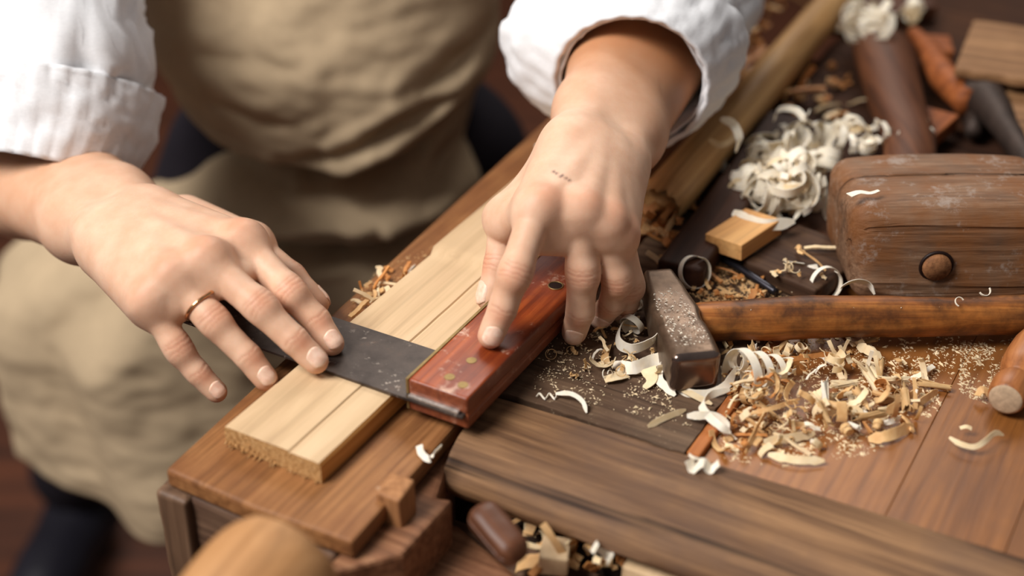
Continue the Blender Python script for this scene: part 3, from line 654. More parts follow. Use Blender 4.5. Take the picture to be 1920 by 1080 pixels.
fb_ = Field(); infoB, dB, lB, fB = make_hand(fb_, JB, WB_, EB, -1, 1.0, (0.0240, 0.0545), 0.90, (.25, .12, .12), 0.34, 0.008)

# the rest of the body, coarser, under the clothes
bd = Field()
SA, SB = np.array([-0.36, 1.12, 1.12]), np.array([0.055, 1.15, 1.14]); HIP = np.array([-0.165, 1.235, 0.70]); NECK = np.array([-0.165, 1.12, 1.21])
bd.cone(HIP, (-0.165, 1.215, 0.95), 0.105, 0.115, 0.06); bd.cone((-0.235, 1.20, 0.95), (-0.27, 1.15, 1.10), 0.10, 0.09, 0.06); bd.cone((-0.095, 1.20, 0.95), (-0.06, 1.15, 1.10), 0.10, 0.09, 0.06)
bd.cone(SA, EA+np.array([0, 0, -.008]), 0.052, 0.036, 0.04); bd.cone(SB, EB+np.array([0, 0, -.008]), 0.052, 0.038, 0.04)
bd.cone(SA, (-0.165, 1.15, 1.15), 0.055, 0.06, 0.05); bd.cone(SB, (-0.165, 1.15, 1.15), 0.055, 0.06, 0.05)
bd.cone(NECK, (-0.165, 1.08, 1.29), 0.052, 0.05, 0.03)
bd.cone((-0.165, 1.08, 1.38), (-0.165, 1.04, 1.40), 0.085, 0.075, 0.03); bd.cone((-0.165, 1.01, 1.35), (-0.165, 1.00, 1.31), 0.055, 0.035, 0.03)
bd.cone((-0.165, 0.955, 1.36), (-0.165, 0.94, 1.34), 0.010, 0.013, 0.015); bd.cone((-0.245, 1.06, 1.37), (-0.248, 1.07, 1.34), 0.014, 0.010, 0.01); bd.cone((-0.085, 1.06, 1.37), (-0.082, 1.07, 1.34), 0.014, 0.010, 0.01)
LEGS = [(np.array([-0.245, 1.24, 0.64]), np.array([-0.36, 1.25, 0.44]), np.array([-0.555, 1.42, 0.10]), np.array([-0.575, 1.29, 0.035])), (np.array([-0.075, 1.24, 0.64]), np.array([-0.055, 1.16, 0.42]), np.array([-0.055, 1.27, 0.10]), np.array([-0.055, 1.12, 0.035]))]
for hp_, kn_, an_, to_ in LEGS:
    bd.cone(hp_, kn_, 0.078, 0.060, 0.04); bd.cone(kn_, an_, 0.058, 0.038, 0.03); bd.cone(an_-np.array([0, 0, 0.05]), to_, 0.036, 0.030, 0.03)
# arms continued into the body so that the skin is one surface
bd.cone(EA+np.array([0, 0, -.008]), WA+(EA-WA)*0.62-dA*0.008, 0.034, 0.030, 0.03); bd.cone(EB+np.array([0, 0, -.008]), WB_+(EB-WB_)*0.62-dB*0.008, 0.036, 0.032, 0.03)
def hand_mesh(fld, J, wrist, elbow, cut, h=0.00115):
    pts = np.array([p for k_, c_ in J.items() if isinstance(c_, list) for p in c_] + [wrist]); lo = pts.min(0)-0.022; hi = pts.max(0)+0.022
    ax_ = nz(elbow-wrist); end = wrist+ax_*cut
    lo = np.minimum(lo, end-0.055); hi = np.maximum(hi, end+0.055)
    # keep the box clear of what is beyond the cut
    g, D = fld.grid(lo, hi, h)
    X = g[0][:, None, None]; Y = g[1][None, :, None]; Z = g[2][None, None, :]
    pl = ((X-end[0])*ax_[0]+(Y-end[1])*ax_[1]+(Z-end[2])*ax_[2]).astype(np.float32)
    D = np.maximum(D, pl)
    v, f = surface_nets(g, D); return smooth_mesh(v, f, 2, 0.5), f
def body_parts():
    vA, fA_ = hand_mesh(fa, JA, WA, EA, 0.20); vB, fB_ = hand_mesh(fb_, JB, WB_, EB, 0.16)
    g, D = bd.grid(np.array([-0.68, 0.6, 0.0]), np.array([0.3, 1.50, 1.62]), 0.010, 0.05); vC, fC = surface_nets(g, D); vC = smooth_mesh(vC, fC, 1, 0.4)
    cols = []
    for v, info, wr, el in ((vA, infoA, WA, EA), (vB, infoB, WB_, EB)):
        red = np.zeros(len(v)); cre = np.zeros(len(v))
        for it in info:
            if it[0] in ('knuckle', 'tip', 'pip', 'cut'):
                w_ = {'knuckle': 0.55, 'tip': 0.55, 'pip': 0.55, 'cut': 0.6}[it[0]]; d2 = ((v-it[1])**2).sum(1); red = np.maximum(red, w_*np.exp(-d2/(2*(it[2]*0.62)**2)))
            elif it[0] in ('creases', 'crease1'):
                _, nme, c0, dr, up_, rr = it; dr = nz(dr); q = v-c0; t = q@dr; upd = q@up_; rad = np.sqrt(np.maximum(0, (q*q).sum(1)-t*t)); near = rad < rr*1.7
                offs = ((-0.0042, .7), (-0.0017, 1.0), (0.0008, 0.9), (0.0032, .6)) if it[0] == 'creases' else ((-0.0009, 1.0), (0.0012, .6))
                lateral = np.abs(q@np.cross(dr, up_))
                for o_, a_ in offs:
                    tt_ = t-o_-0.10*lateral*(1 if o_ > 0 else -1)+0.0003*np.sin(lateral*900+o_*3000)
                    cre = np.maximum(cre, near*(upd > rr*0.25)*a_*np.exp(-(tt_/0.00055)**2)*np.clip((upd/rr-0.25)*2.2, 0, 1))
        mk = np.zeros(len(v))
        if v is vB:                                      # the small dark scratch on the back of the wrist
            for i_, (a_, b_) in enumerate(((1038, 322), (1044, 325), (1050, 331), (1055, 329), (1061, 334), (1068, 338))):
                q_ = at(a_, b_, 0.100); d_ = nz(q_-CAM); w_ = v-CAM; t_ = w_@d_; dist_ = np.linalg.norm(w_-t_[:, None]*d_, axis=1)
                mk = np.maximum(mk, (((v-wr)@dB) > 0)*np.exp(-(dist_/0.0008)**2))
        ax_ = nz(el-wr); t = (v-wr)@ax_; tan = np.clip((t-0.015)/0.10, 0, 1)*(0.35 if v is vA else 1.0)  # forearm tan, partly the arm's shading put into the colour
        cols.append(np.stack([red, tan, cre, 1-mk], 1)); 
        N_ = np.zeros_like(v)
        ff = fA_ if v is vA else fB_
        n_ = np.cross(v[ff[:, 2]]-v[ff[:, 0]], v[ff[:, 3]]-v[ff[:, 1]])
        for c_ in range(4):
            for x in range(3): N_[:, x] += np.bincount(ff[:, c_], n_[:, x], len(v))
        N_ /= np.linalg.norm(N_, axis=1)[:, None]+1e-12
        v -= N_*(cre*0.00030)[:, None]
    cols.append(np.tile(np.array([0, 1, 0, 1.0]), (len(vC), 1)))
    V_ = np.concatenate([vA, vB, vC]); F_ = np.concatenate([fA_, fB_+len(vA), fC+len(vA)+len(vB)])
    me = bpy.data.meshes.new('body'); me.vertices.add(len(V_)); me.vertices.foreach_set('co', V_.astype(np.float32).ravel())
    me.loops.add(F_.size); me.loops.foreach_set('vertex_index', F_.ravel().astype(np.int32)); me.polygons.add(len(F_))
    me.polygons.foreach_set('loop_start', np.arange(0, F_.size, 4, dtype=np.int32)); me.polygons.foreach_set('use_smooth', np.ones(len(F_), bool)); me.update(calc_edges=True); me.validate()
    ca_ = me.color_attributes.new('skin', 'FLOAT_COLOR', 'POINT'); ca_.data.foreach_set('color', np.concatenate(cols).astype(np.float32).ravel()); print('body verts', len(V_)); return me
k = NT('skin', 0.50, 0.28); at_ = k.n('Attribute', attribute_name='skin'); sp = k.n('SeparateColor'); k.l(at_.outputs['Color'], sp.inputs[0])
n1 = k.noise(k.mp((1, 1, 1)), 55, 5, 0.6); n2 = k.noise(k.mp((1, 1, 1)), 700, 4, 0.6); n3 = k.noise(k.mp((1, 1, 1)), 22, 3)
c = k.ramp(n1, [(0.3, s2l((212, 166, 136))), (0.7, s2l((226, 187, 159)))])
c = k.mix(k.mix(1.0, sp.outputs[1], 0.90, 'MULTIPLY'), c, s2l((190, 126, 80)))
c = k.mix(k.mix(1.0, sp.outputs[0], 0.75, 'MULTIPLY'), c, s2l((206, 122, 86)))
c = k.mix(k.mix(1.0, sp.outputs[2], 0.38, 'MULTIPLY'), c, s2l((176, 98, 68)))
c = k.mix(at_.outputs['Alpha'], s2l((96, 62, 56)), c)
k.color(c)
k.b.inputs['Subsurface Weight'].default_value = 0.25; k.b.inputs['Subsurface Radius'].default_value = (1.0, 0.35, 0.18); k.b.inputs['Subsurface Scale'].default_value = 0.006
k.bump(n2, 0.22, 0.0004, None); SKIN = k.m
person = empty('person', (-0.165, 1.20, 0.0)); tag(person, 'person in a white shirt and linen apron holding a try square on a pine board', 'person')
PL = Vector(person.location)
body = link('body', body_parts(), SKIN, person); body.location = -PL
k = NT('nail', 0.36, 0.35); n1 = k.noise(k.mp((1, 1, 1)), 300, 3); k.color(k.ramp(n1, [(0.3, s2l((236, 186, 160))), (0.7, s2l((248, 212, 190)))])); k.b.inputs['Subsurface Weight'].default_value = 0.15; k.b.inputs['Subsurface Scale'].default_value = 0.003; NAIL = k.m
def nail(fld, t, ax_, up_, r, L, wd, aim=0.0):
    lt = nz(np.cross(ax_, up_)); NU, NV = 12, 14; P_ = []
    for i in range(NV+1):
        s_ = i/NV
        for j in range(NU+1):
            c_ = -1+2*j/NU
            end = 1-0.16*c_*c_ if s_ > 0.5 else 1
            al = (-0.64+1.16*s_)*L; 
            if s_ > 0.75: al -= 0.20*L*(c_*c_)*(s_-0.75)/0.25
            if s_ < 0.25: al += 0.22*L*(c_*c_)*(0.25-s_)/0.25
            P_.append(t+ax_*al+lt*c_*wd/2*(0.93+0.07*math.sin(s_*3.14)))
    P_ = np.array(P_); P_ = P_+up_*(r*1.5); 
    for _ in range(24):
        d = fld.at(P_); P_ = P_-up_[None]*np.clip(d-0.00010, -0.002, 0.003)[:, None]*0.8
    sm_ = P_.reshape(NV+1, NU+1, 3)
    n_ = len(P_); 
    C0 = np.array([-1+2*j/NU for j in range(NU+1)]*(NV+1)); S0 = np.repeat(np.arange(NV+1)/NV, NU+1)
    edge = (np.abs(C0) > 0.99) | (S0 < 0.01)
    topP = P_+up_[None]*np.where(edge, -0.0002, 0.00030)[:, None] + ax_[None]*np.where(S0 > 0.99, 0.0004, 0)[:, None]; bot = P_-up_[None]*0.0006
    V_ = list(topP)+list(bot); F_ = []
    for i in range(NV):
        for j in range(NU):
            a = i*(NU+1)+j; q = (a, a+1, a+NU+2, a+NU+1); F_.append(q); F_.append(tuple(x+n_ for x in q[::-1]))
    ring = [j for j in range(NU+1)] + [i*(NU+1)+NU for i in range(1, NV+1)] + [NV*(NU+1)+j for j in range(NU-1, -1, -1)] + [i*(NU+1) for i in range(NV-1, 0, -1)]
    for a in range(len(ring)):
        p, q = ring[a], ring[(a+1) % len(ring)]; F_.append((p, p+n_, q+n_, q))
    return V_, F_
for fld, info, nm in ((fa, infoA, 'A'), (fb_, infoB, 'B')):
    for it in info:
        if it[0] == 'nail':
            _, n, t, ax_, up_, r = it
            o = link('fingernail', mesh('fingernail', *nail(fld, t, ax_, up_, r, r*1.42, r*1.50)), NAIL, person); o.location = -PL
# wedding ring
GOLD = plain('gold', (226, 178, 130), 0.22, 0.5, 1.0, 0.05, 60, 0.0)
rc_ = JA['ring'][3] + (JA['ring'][2]-JA['ring'][3])*0.66; ra_ = nz(JA['ring'][2]-JA['ring'][3]); ru = nz(dA-(dA@ra_)*ra_); rl = np.cross(ra_, ru); V_ = []; F_ = []
NR = 48
rp = []
for i in range(NR):
    q = 2*math.pi*i/NR; dr = math.cos(q)*rl+math.sin(q)*ru; R_ = 0.004
    for _ in range(30): R_ += float(fa.at(np.array([rc_+dr*R_]))[0] < 0.0002)*0.00055
    rp.append(min(R_, 0.0126))
rp = np.array(rp); rp = (rp+np.roll(rp, 1)+np.roll(rp, -1)+np.roll(rp, 2)+np.roll(rp, -2))/5
for i in range(NR):
    q = 2*math.pi*i/NR; dr = math.cos(q)*rl+math.sin(q)*ru
    for (t_, h_) in ((-0.0010, -0.0003), (-0.0009, 0.0005), (-0.0004, 0.0008), (0.0004, 0.0008), (0.0009, 0.0005), (0.0010, -0.0003)): V_.append(rc_+dr*(rp[i]+h_)+ra_*t_)
for i in range(NR):
    for j in range(6): F_.append((i*6+j, i*6+(j+1) % 6, ((i+1) % NR)*6+(j+1) % 6, ((i+1) % NR)*6+j))
o = link('ring', mesh('ring', V_, F_), GOLD, person); o.location = -PL; o['label'] = 'thin gold ring on the ring finger'
# ================================================================== clothes
def cloth(name, rgb, weave=1400, var=0.08, sss=0.0, rough=0.9, big=0.0):
    k = NT(name, rough, 0.1); v = k.mp((1, 1, 1)); n = k.noise(v, 30, 4, 0.6); c_ = s2l(rgb)
    c = k.ramp(n, [(0.3, tuple(x*(1-var) for x in c_)), (0.7, tuple(min(1, x*(1+var)) for x in c_))])
    w1 = k.noise(k.mp((1, 1, 0.12)), weave, 2); w2 = k.noise(k.mp((0.12, 0.12, 1)), weave, 2); w = k.mix(0.5, w1, w2)
    c = k.mix(k.ramp(w, [(0.42, 0.0), (0.58, 0.30)]), c, tuple(x*0.72 for x in c_)); k.color(c); k.bump(w, 0.35, 0.0006)
    if sss: k.b.inputs['Subsurface Weight'].default_value = sss; k.b.inputs['Subsurface Radius'].default_value = (1, 1, 1); k.b.inputs['Subsurface Scale'].default_value = 0.004
    return k.m
LINEN = cloth('linen', (184, 162, 132)); COTTON = cloth('white_cotton', (240, 240, 242), 2000, 0.02, 0.1); NAVY = cloth('dark_trousers', (36, 32, 38)); SHOE = plain('shoe_leather', (26, 24, 32), 0.5)
def wear(name, me, m, parent=None, thick=0.0):
    o = link(name, me, m, parent or person); o.location = -PL if parent is None else (0, 0, 0)
    if thick: q = o.modifiers.new('t', 'SOLIDIFY'); q.thickness = thick; q.offset = 0
    return o
def from_field(name, fld, lo, hi, h, cut=None):
    g, D = fld.grid(np.array(lo), np.array(hi), h, 0.05)
    v, f = surface_nets(g, D); v = smooth_mesh(v, f, 2, 0.5); return mesh(name, v, f)
tr = Field()
tr.cone((-0.165, 1.24, 0.66), (-0.165, 1.225, 0.88), 0.115, 0.118, 0.05)
for hp_, kn_, an_, to_ in LEGS: tr.cone(hp_, kn_, 0.095, 0.070, 0.04); tr.cone(kn_, an_+np.array([0, 0, 0.02]), 0.074, 0.060, 0.03)
wear('trousers', from_field('trousers', tr, (-0.68, 1.0, 0.02), (0.12, 1.56, 1.05), 0.010), NAVY)
for hp_, kn_, an_, to_ in LEGS:
    f_ = nz((to_-an_)*np.array([1, 1, 0])); b0 = np.array([an_[0], an_[1], 0.052])+f_*0.0; sh = Field(); sh.cone(b0, b0+f_*0.13-np.array([0, 0, .012]), 0.050, 0.038, 0.03); sh.cone(b0+f_*0.11-np.array([0, 0, .017]), b0+f_*0.20-np.array([0, 0, .020]), 0.039, 0.032, 0.03)
    c_ = b0+f_*0.10; wear('shoe', from_field('shoe', sh, (c_[0]-0.19, c_[1]-0.19, 0.0), (c_[0]+0.19, c_[1]+0.19, 0.13), 0.008), SHOE)
ts = Field(); ts.cone((-0.165, 1.22, 0.80), (-0.165, 1.215, 0.95), 0.125, 0.128, 0.06); ts.cone((-0.235, 1.20, 0.95), (-0.27, 1.15, 1.10), 0.114, 0.104, 0.06); ts.cone((-0.095, 1.20, 0.95), (-0.06, 1.15, 1.10), 0.114, 0.104, 0.06)
ts.cone((-0.165, 1.13, 1.12), (-0.165, 1.12, 1.20), 0.085, 0.064, 0.04); ts.cone(SA, (-0.165, 1.15, 1.15), 0.068, 0.072, 0.05); ts.cone(SB, (-0.165, 1.15, 1.15), 0.068, 0.072, 0.05)
shirt = wear('shirt', from_field('shirt', ts, (-0.50, 0.95, 0.62), (0.20, 1.45, 1.30), 0.010), COTTON)
def sleeve(path, rads, lateral, n=72, m=64, wr=0.004, seed=0.0, sag=0.0, lip=None, tilt=0.0, shape=None, fs=26):
    """cloth tube along a path; rads = (right, left) half-widths per path point; shape(ang, s) adds local bulges"""
    P_ = cr(path, 10); k_ = len(P_); T = np.linspace(0, 1, k_); x = np.linspace(0, 1, len(rads))
    ra = np.interp(T, x, [r[0] for r in rads]); rb = np.interp(T, x, [r[1] for r in rads]); rz = np.interp(T, x, [r[2] for r in rads])
    V_ = []; F_ = []
    for i in range(k_):
        t = nz(P_[min(i+1, k_-1)]-P_[max(0, i-1)])
        if i < 8 and tilt is not None and np.any(tilt): t = nz(t + np.asarray(tilt)*(1-i/8))
        la = nz(np.asarray(lateral)-(np.asarray(lateral)@t)*t); up_ = np.cross(la, t); up_ = up_ if up_[2] > 0 or abs(up_[2]) < 0.3 else -up_
        for j in range(n):
            q = 2*math.pi*j/n; c_, s_ = math.cos(q), math.sin(q); r1 = ra[i] if c_ > 0 else rb[i]
            p = P_[i]+la*c_*r1+up_*s_*rz[i]
            out = nz(la*c_+up_*s_)
            a_ = fbm(p[0], p[1], p[2], fs, seed, 2); f_ = abs(fbm(p[0]*0.6, p[1]*0.6, p[2]*1.6, fs*1.2, seed+5, 2))
            k2 = min(1, 0.25+i/8)
            p = p+out*(wr*a_*1.4-wr*1.8*max(0, 0.25-f_)*2)*k2
            if shape: p = p+out*shape(q, T[i])
            V_.append(p)
    for i in range(k_-1):
        for j in range(n): F_.append((i*n+j, i*n+(j+1) % n, (i+1)*n+(j+1) % n, (i+1)*n+j))
    return V_, F_
def cuff(path, rads, lateral, seed, tilt, shape=None, n=96):
    """turned-up cuff: a thick rolled band with stitched edges"""
    v, f = sleeve(path, rads, lateral, n, wr=0.0018, seed=seed, tilt=tilt, shape=shape, fs=40); return v, f
axB = nz(EB-WB_); latB = nz(np.cross(axB, (0, 0, 1)))
mB = WB_+axB*0.112+np.array([0, 0, -.005])
pB = [mB, mB+axB*0.03+np.array([-.004, 0, .004]), mB+axB*0.08+np.array([-.006, 0, .006]), EB+np.array([0, -.02, .005]), EB+np.array([-.005, .05, .05]), EB+(SB-EB)*0.5+np.array([0, .02, 0]), SB]
rB = [(.0470, .0470, .0500), (.062, .076, .056), (.066, .080, .060), (.066, .074, .062), (.070, .072, .068), (.070, .070, .070), (.080, .080, .080)]
sl = wear('sleeve', mesh('sleeve', *sleeve(pB, rB, latB, seed=2.0, wr=0.005)), COTTON, None, 0.0016)
def cuffshape(q, t): return 0.0006*math.sin(q*23+t*4)
pc1 = [mB-axB*0.004, mB+axB*0.018+np.array([-.002, 0, .003]), mB+axB*0.042+np.array([-.005, 0, .005])]
cf = wear('rolled_cuff', mesh('rolled_cuff', *cuff(pc1, [(.0500, .0500, .0530), (.064, .078, .0590), (.0745, .092, .067)], latB, 4.0, (0, 0, 0), cuffshape)), COTTON, sl, 0.0035)
# the other sleeve: opens downwards over the forearm next to the elbow
axA = nz(EA-WA); latA = np.array([0.9, -0.30, 0.0])
mA = WA+(EA-WA)*0.62+np.array([0.012, 0.0, 0.012])
pA = [mA, mA+np.array([.003, .024, .032]), mA+np.array([-.002, .056, .070]), EA+np.array([.016, .06, .10]), EA+(SA-EA)*0.6+np.array([.0, .02, 0]), SA]
rA = [(.050, .062, .054), (.060, .072, .062), (.062, .072, .064), (.074, .074, .070), (.074, .074, .074), (.082, .082, .082)]
tiltA = nz(-axA)*0
sl = wear('sleeve', mesh('sleeve', *sleeve(pA, rA, latA, seed=7.0, wr=0.006)), COTTON, None, 0.0016)
pc2 = [mA-np.array([.006, .006, .008]), mA+np.array([-.001, .014, .018]), mA+np.array([.002, .030, .040])]
wear('rolled_cuff', mesh('rolled_cuff', *cuff(pc2, [(.054, .066, .057), (.066, .076, .065), (.066, .080, .069)], latA, 9.0, (0, 0, 0), lambda q, t: 0.0017*math.sin(q*31+t*3)*(0.3+abs(t-0.5)))), COTTON, sl, 0.0035)
# apron
CREASES = [([(310, 285), (400, 332), (520, 350), (650, 360)], .034, .0075), ([(940, 220), (860, 300), (760, 345), (680, 366)], .030, .012), ([(570, 388), (650, 384), (720, 376)], .014, .006),
  ([(500, 456), (600, 450), (700, 445)], .024, .0065), ([(550, 512), (620, 500), (680, 478)], .014, .006), ([(790, 194), (910, 146)], .018, .010), ([(650, 292), (760, 246), (870, 215)], .014, .007), ([(530, 312), (600, 300), (665, 290)], .010, .006),
  ([(980, 225), (890, 330), (790, 425)], .018, .010), ([(400, 215), (480, 235), (560, 228)], .006, .008), ([(350, 130), (470, 120), (560, 135)], .004, .008)]
def apron():
    NZ_, NP = 220, 200; V_ = []; F_ = []
    zs = np.linspace(1.12, 0.0, NZ_+1)
    for i in range(NZ_+1):
        for j in range(NP+1):
            ph = -1+2*j/NP                                   # -1 his right side (viewer's left) .. +1
            zhem = 0.350 + 0.05*ph*ph
            z = 1.12 + (zhem-1.12)*i/NZ_
            sk = min(1, max(0, (0.68-z)/0.16)); sk = sk*sk*(3-2*sk)
            a = ph*math.radians(82+16*sk)
            xc = -0.165-0.075*sk; rx = 0.155+0.125*sk
            rx -= 0.040*math.exp(-((z-0.715)/0.05)**2); xc += 0.012*math.exp(-((z-0.715)/0.05)**2)
            yf = 1.052                                       # front line of the cloth at this height
            yf += 0.055*math.exp(-((z-0.712)/0.022)**2) - 0.012*math.exp(-((z-0.80)/0.05)**2) - 0.020*math.exp(-((z-0.680)/0.016)**2)*(1-0.4*ph) + 0.040*math.exp(-((z-0.651-0.012*ph)/0.012)**2) - 0.018*sk
            if z > 0.85: yf += (z-0.85)*0.25
            ry = 1.225-yf
            x = xc+rx*math.sin(a)*(1.0); y = 1.225-ry*math.cos(a)**0.8 if math.cos(a) > 0 else 1.225+0.05*(-math.cos(a))
            # gathered folds sweeping from the hip to the front
            f1 = math.sin((z-0.70)*95 + ph*ph*3.2+1.1*math.sin(ph*3)); w_ = math.exp(-((z-0.70-0.05*ph*ph)/0.055)**2)
            y += 0.010*f1*w_*min(1, abs(ph)*1.5+0.15)
            # soft long folds of the skirt
            y += sk*(0.014*math.sin(ph*11+0.8+2*(z-0.5))+0.007*math.sin(ph*23+z*9)); x += sk*0.008*math.sin(ph*17+z*6)
            y += 0.006*fbm(x, z, 0, 9, 3, 2)+0.0035*fbm(x, z*1.6, 0, 24, 8, 2)
            V_.append((x, y, z))
    A_ = np.array(V_)
    for pts, dep, wid in CREASES:
        q = np.array([aty(a, b, 1.045)[[0, 2]] for a, b in pts]); d = np.full(len(A_), 9.0)
        for (p0_, p1_) in zip(q[:-1], q[1:]):
            e = p1_-p0_; t = np.clip(((A_[:, [0, 2]]-p0_)@e)/(e@e), 0, 1); d = np.minimum(d, np.linalg.norm(A_[:, [0, 2]]-p0_-t[:, None]*e, axis=1))
        ends = np.minimum(np.linalg.norm(A_[:, [0, 2]]-q[0], axis=1), np.linalg.norm(A_[:, [0, 2]]-q[-1], axis=1)); w_ = wid*np.clip(0.35+ends/0.05, 0.35, 1)
        front = A_[:, 1] < 1.22; A_[:, 1] += front*(dep*np.exp(-(d/w_)**2)*np.clip(0.3+ends/0.04, 0.3, 1) - dep*0.30*np.exp(-((d-2.1*wid)/wid)**2))
    V_ = [tuple(v) for v in A_]
    for i in range(NZ_):
        for j in range(NP): a = i*(NP+1)+j; F_.append((a, a+NP+1, a+NP+2, a+1))
    return V_, F_
wear('apron', mesh('apron', *apron()), LINEN, None, 0.0018)
# ================================================================== shavings and chips
def shave_mat(name, a, b, sss=0.25):
    k = NT(name, 0.6, 0.25); i = k.n('ObjectInfo'); g = k.noise(k.mp((1, 1, 1)), 160, 4)
    c = k.ramp(g, [(0.3, s2l(a)), (0.7, s2l(b))]); hv = k.n('HueSaturation'); k.l(c, hv.inputs['Color'])
    m = k.n('MapRange'); m.inputs['To Min'].default_value = 0.82; m.inputs['To Max'].default_value = 1.10; k.l(i.outputs['Random'], m.inputs[0]); k.l(m.outputs[0], hv.inputs['Value'])
    k.l(hv.outputs[0], k.b.inputs['Base Color'])
    k.b.inputs['Subsurface Weight'].default_value = sss; k.b.inputs['Subsurface Radius'].default_value = (1, .75, .5); k.b.inputs['Subsurface Scale'].default_value = 0.002
    k.bump(g, 0.2, 0.0004); return k.m
CREAM = shave_mat('cream_shaving', (238, 222, 196), (250, 240, 222)); TAN = shave_mat('tan_chip', (206, 158, 104), (226, 186, 134)); ORG = shave_mat('orange_chip', (176, 112, 58), (204, 144, 84)); PALE = shave_mat('pale_chip', (226, 196, 152), (240, 216, 178))
def ribbon(path, wd, width, th=0.00035, wob=0.0, seed=0.0, ragged=0.12):
    """thin wood ribbon with real thickness; wd = across direction(s)"""
    n = len(path); V_ = []; F_ = []
    P_ = [np.asarray(p, float) for p in path]
    wds = [np.asarray(w, float) for w in wd] if np.ndim(wd) == 2 else [np.asarray(wd, float)]*n
    for i, p in enumerate(P_):
        t = nz(P_[min(i+1, n-1)]-P_[max(0, i-1)]); w = wds[i]; w = nz(w-(w@t)*t); nn_ = np.cross(t, w); s_ = i/(n-1)
        ww = (width(s_) if callable(width) else width)*(1+ragged*mnoise.noise((s_*14+seed, seed, 0)))/2
        a = p + nn_*wob*mnoise.noise((s_*9, seed, 3)); sh = ww*0.25*ragged*mnoise.noise((s_*22, seed, 7))
        for (x, y) in ((-1, -1), (1, -1), (1, 1), (-1, 1)): V_.append(a + w*(x*ww+sh) + nn_*y*th/2)
    for i in range(n-1):
        for j in range(4): F_.append((i*4+j, i*4+(j+1) % 4, (i+1)*4+(j+1) % 4, (i+1)*4+j))
    F_.append((3, 2, 1, 0)); m = (n-1)*4; F_.append((m, m+1, m+2, m+3)); return V_, F_
def helix(c, axis, r0, r1, turns, pitch, ph=0.0, per=26, x0=None, sq=1.0):
    axis = nz(axis); ref = np.array([0, 0, 1.0]) if abs(axis[2]) < 0.9 else np.array([1.0, 0, 0])
    e1 = nz(np.cross(axis, ref)) if x0 is None else nz(np.asarray(x0)-(np.asarray(x0)@axis)*axis); e2 = np.cross(axis, e1); n = max(6, int(abs(turns)*per))
    return [np.asarray(c)+(r0+(r1-r0)*i/n)*(math.cos(ph+2*math.pi*turns*i/n)*e1+sq*math.sin(ph+2*math.pi*turns*i/n)*e2)+axis*pitch*turns*(i/n-0.5) for i in range(n+1)], axis
def add_ribbon(name, path, wd, width, m, label, cat='wood shaving', group=None, th=0.00035, **kw):
    c = np.mean(path, 0); c[2] = min(p[2] for p in path)
    v, f = ribbon([p-c for p in path], wd, width, th, **kw); me = mesh(name, v, f); me.set_sharp_from_angle(angle=math.radians(50))
    return tag(link(name, me, m, None, tuple(c)), label, cat, group)
def px(pts): return [at(*p) for p in pts]
TP = lambda w: (lambda s: w*min(1, 0.45+4*s, 0.35+5*(1-s)))
# -- the big ones round the hammer head
pth = cr(px([(1188, 592, .004), (1163, 612, .010), (1160, 642, .009), (1186, 654, .010), (1222, 640, .014), (1243, 614, .020), (1240, 632, .017), (1246, 668, .010), (1262, 700, .006), (1250, 716, .004)]), 7)
add_ribbon('long_shaving', pth, [nz((0.3, -0.25+0.5*i/len(pth), 0.9)) for i in range(len(pth))], TP(.0068), CREAM, 'cream looping wood shaving leaning on the side of the hammer head')
h_, a_ = helix(at(1186, 607, .0085), (0.55, 0.55, 0.25), .0066, .0072, 1.25, .004, 2.0); add_ribbon('curled_shaving', h_, a_, .0042, CREAM, 'cream ring-shaped shaving beside the little finger')
h_, a_ = helix(at(1192, 572, .004), (0.3, 0.9, 0.1), .0020, .0042, 2.0, .002, 1.0); add_ribbon('curled_shaving', h_, a_, .0024, CREAM, 'tiny tight shaving curl between the little finger and the hammer head')
add_ribbon('flat_shaving', cr(px([(1150, 683, .003), (1185, 690, .006), (1225, 676, .007), (1258, 668, .010)]), 7), (0.2, 0.6, 0.8), TP(.0075), CREAM, 'broad cream shaving folded below the looping one')
add_ribbon('flat_shaving', cr(px([(1215, 690, .005), (1222, 712, .0035), (1208, 728, .001)]), 6), (0.9, 0.2, 0.3), lambda s: .010*(1-.7*s), PALE, 'pale folded shaving with a pointed tip on the grey board')
add_ribbon('chip', cr(px([(1133, 712, .002), (1155, 706, .003), (1176, 700, .002)]), 4), (0.3, 0.9, 0.1), .0062, PALE, 'squarish pale chip at the tip of the folded shavings', 'wood chip')
add_ribbon('chip', cr(px([(1140, 648, .002), (1134, 668, .004), (1138, 686, .002)]), 4), (0.9, 0.2, 0.4), .0050, TAN, 'upright tan chip close to the ring finger', 'wood chip')
pth = cr(px([(1258, 690, .012), (1256, 672, .012), (1240, 690, .006), (1236, 712, .004), (1252, 728, .003), (1266, 742, .001)]), 7)
add_ribbon('curled_shaving', pth, (0.8, 0.3, 0.5), TP(.0050), CREAM, 'cream shaving twisted under the corner of the hammer face')
pth = cr(px([(1262, 722, .0015), (1290, 737, .002), (1330, 738, .002), (1362, 722, .006), (1380, 690, .012)]), 8)
add_ribbon('long_shaving', pth, [nz((0.2-0.3*i/len(pth), 0.5, 0.8)) for i in range(len(pth))], TP(.0052), CREAM, 'long cream shaving running under the hammer face')
h_, a_ = helix((at(1378, 700, .013)+at(1480, 688, .009))/2, at(1480, 688, .009)-at(1378, 700, .013), .0150, .0052, 3.6, .0100, 1.0, 30)
add_ribbon('spiral_shaving', h_, a_, lambda s: .0060*(1-0.45*s), CREAM, 'white corkscrew shaving stretched out in front of the hammer handle')
pth = cr(px([(1368, 730, .010), (1330, 742, .010), (1316, 760, .009), (1330, 782, .006), (1352, 800, .005), (1370, 812, .0015)]), 8)
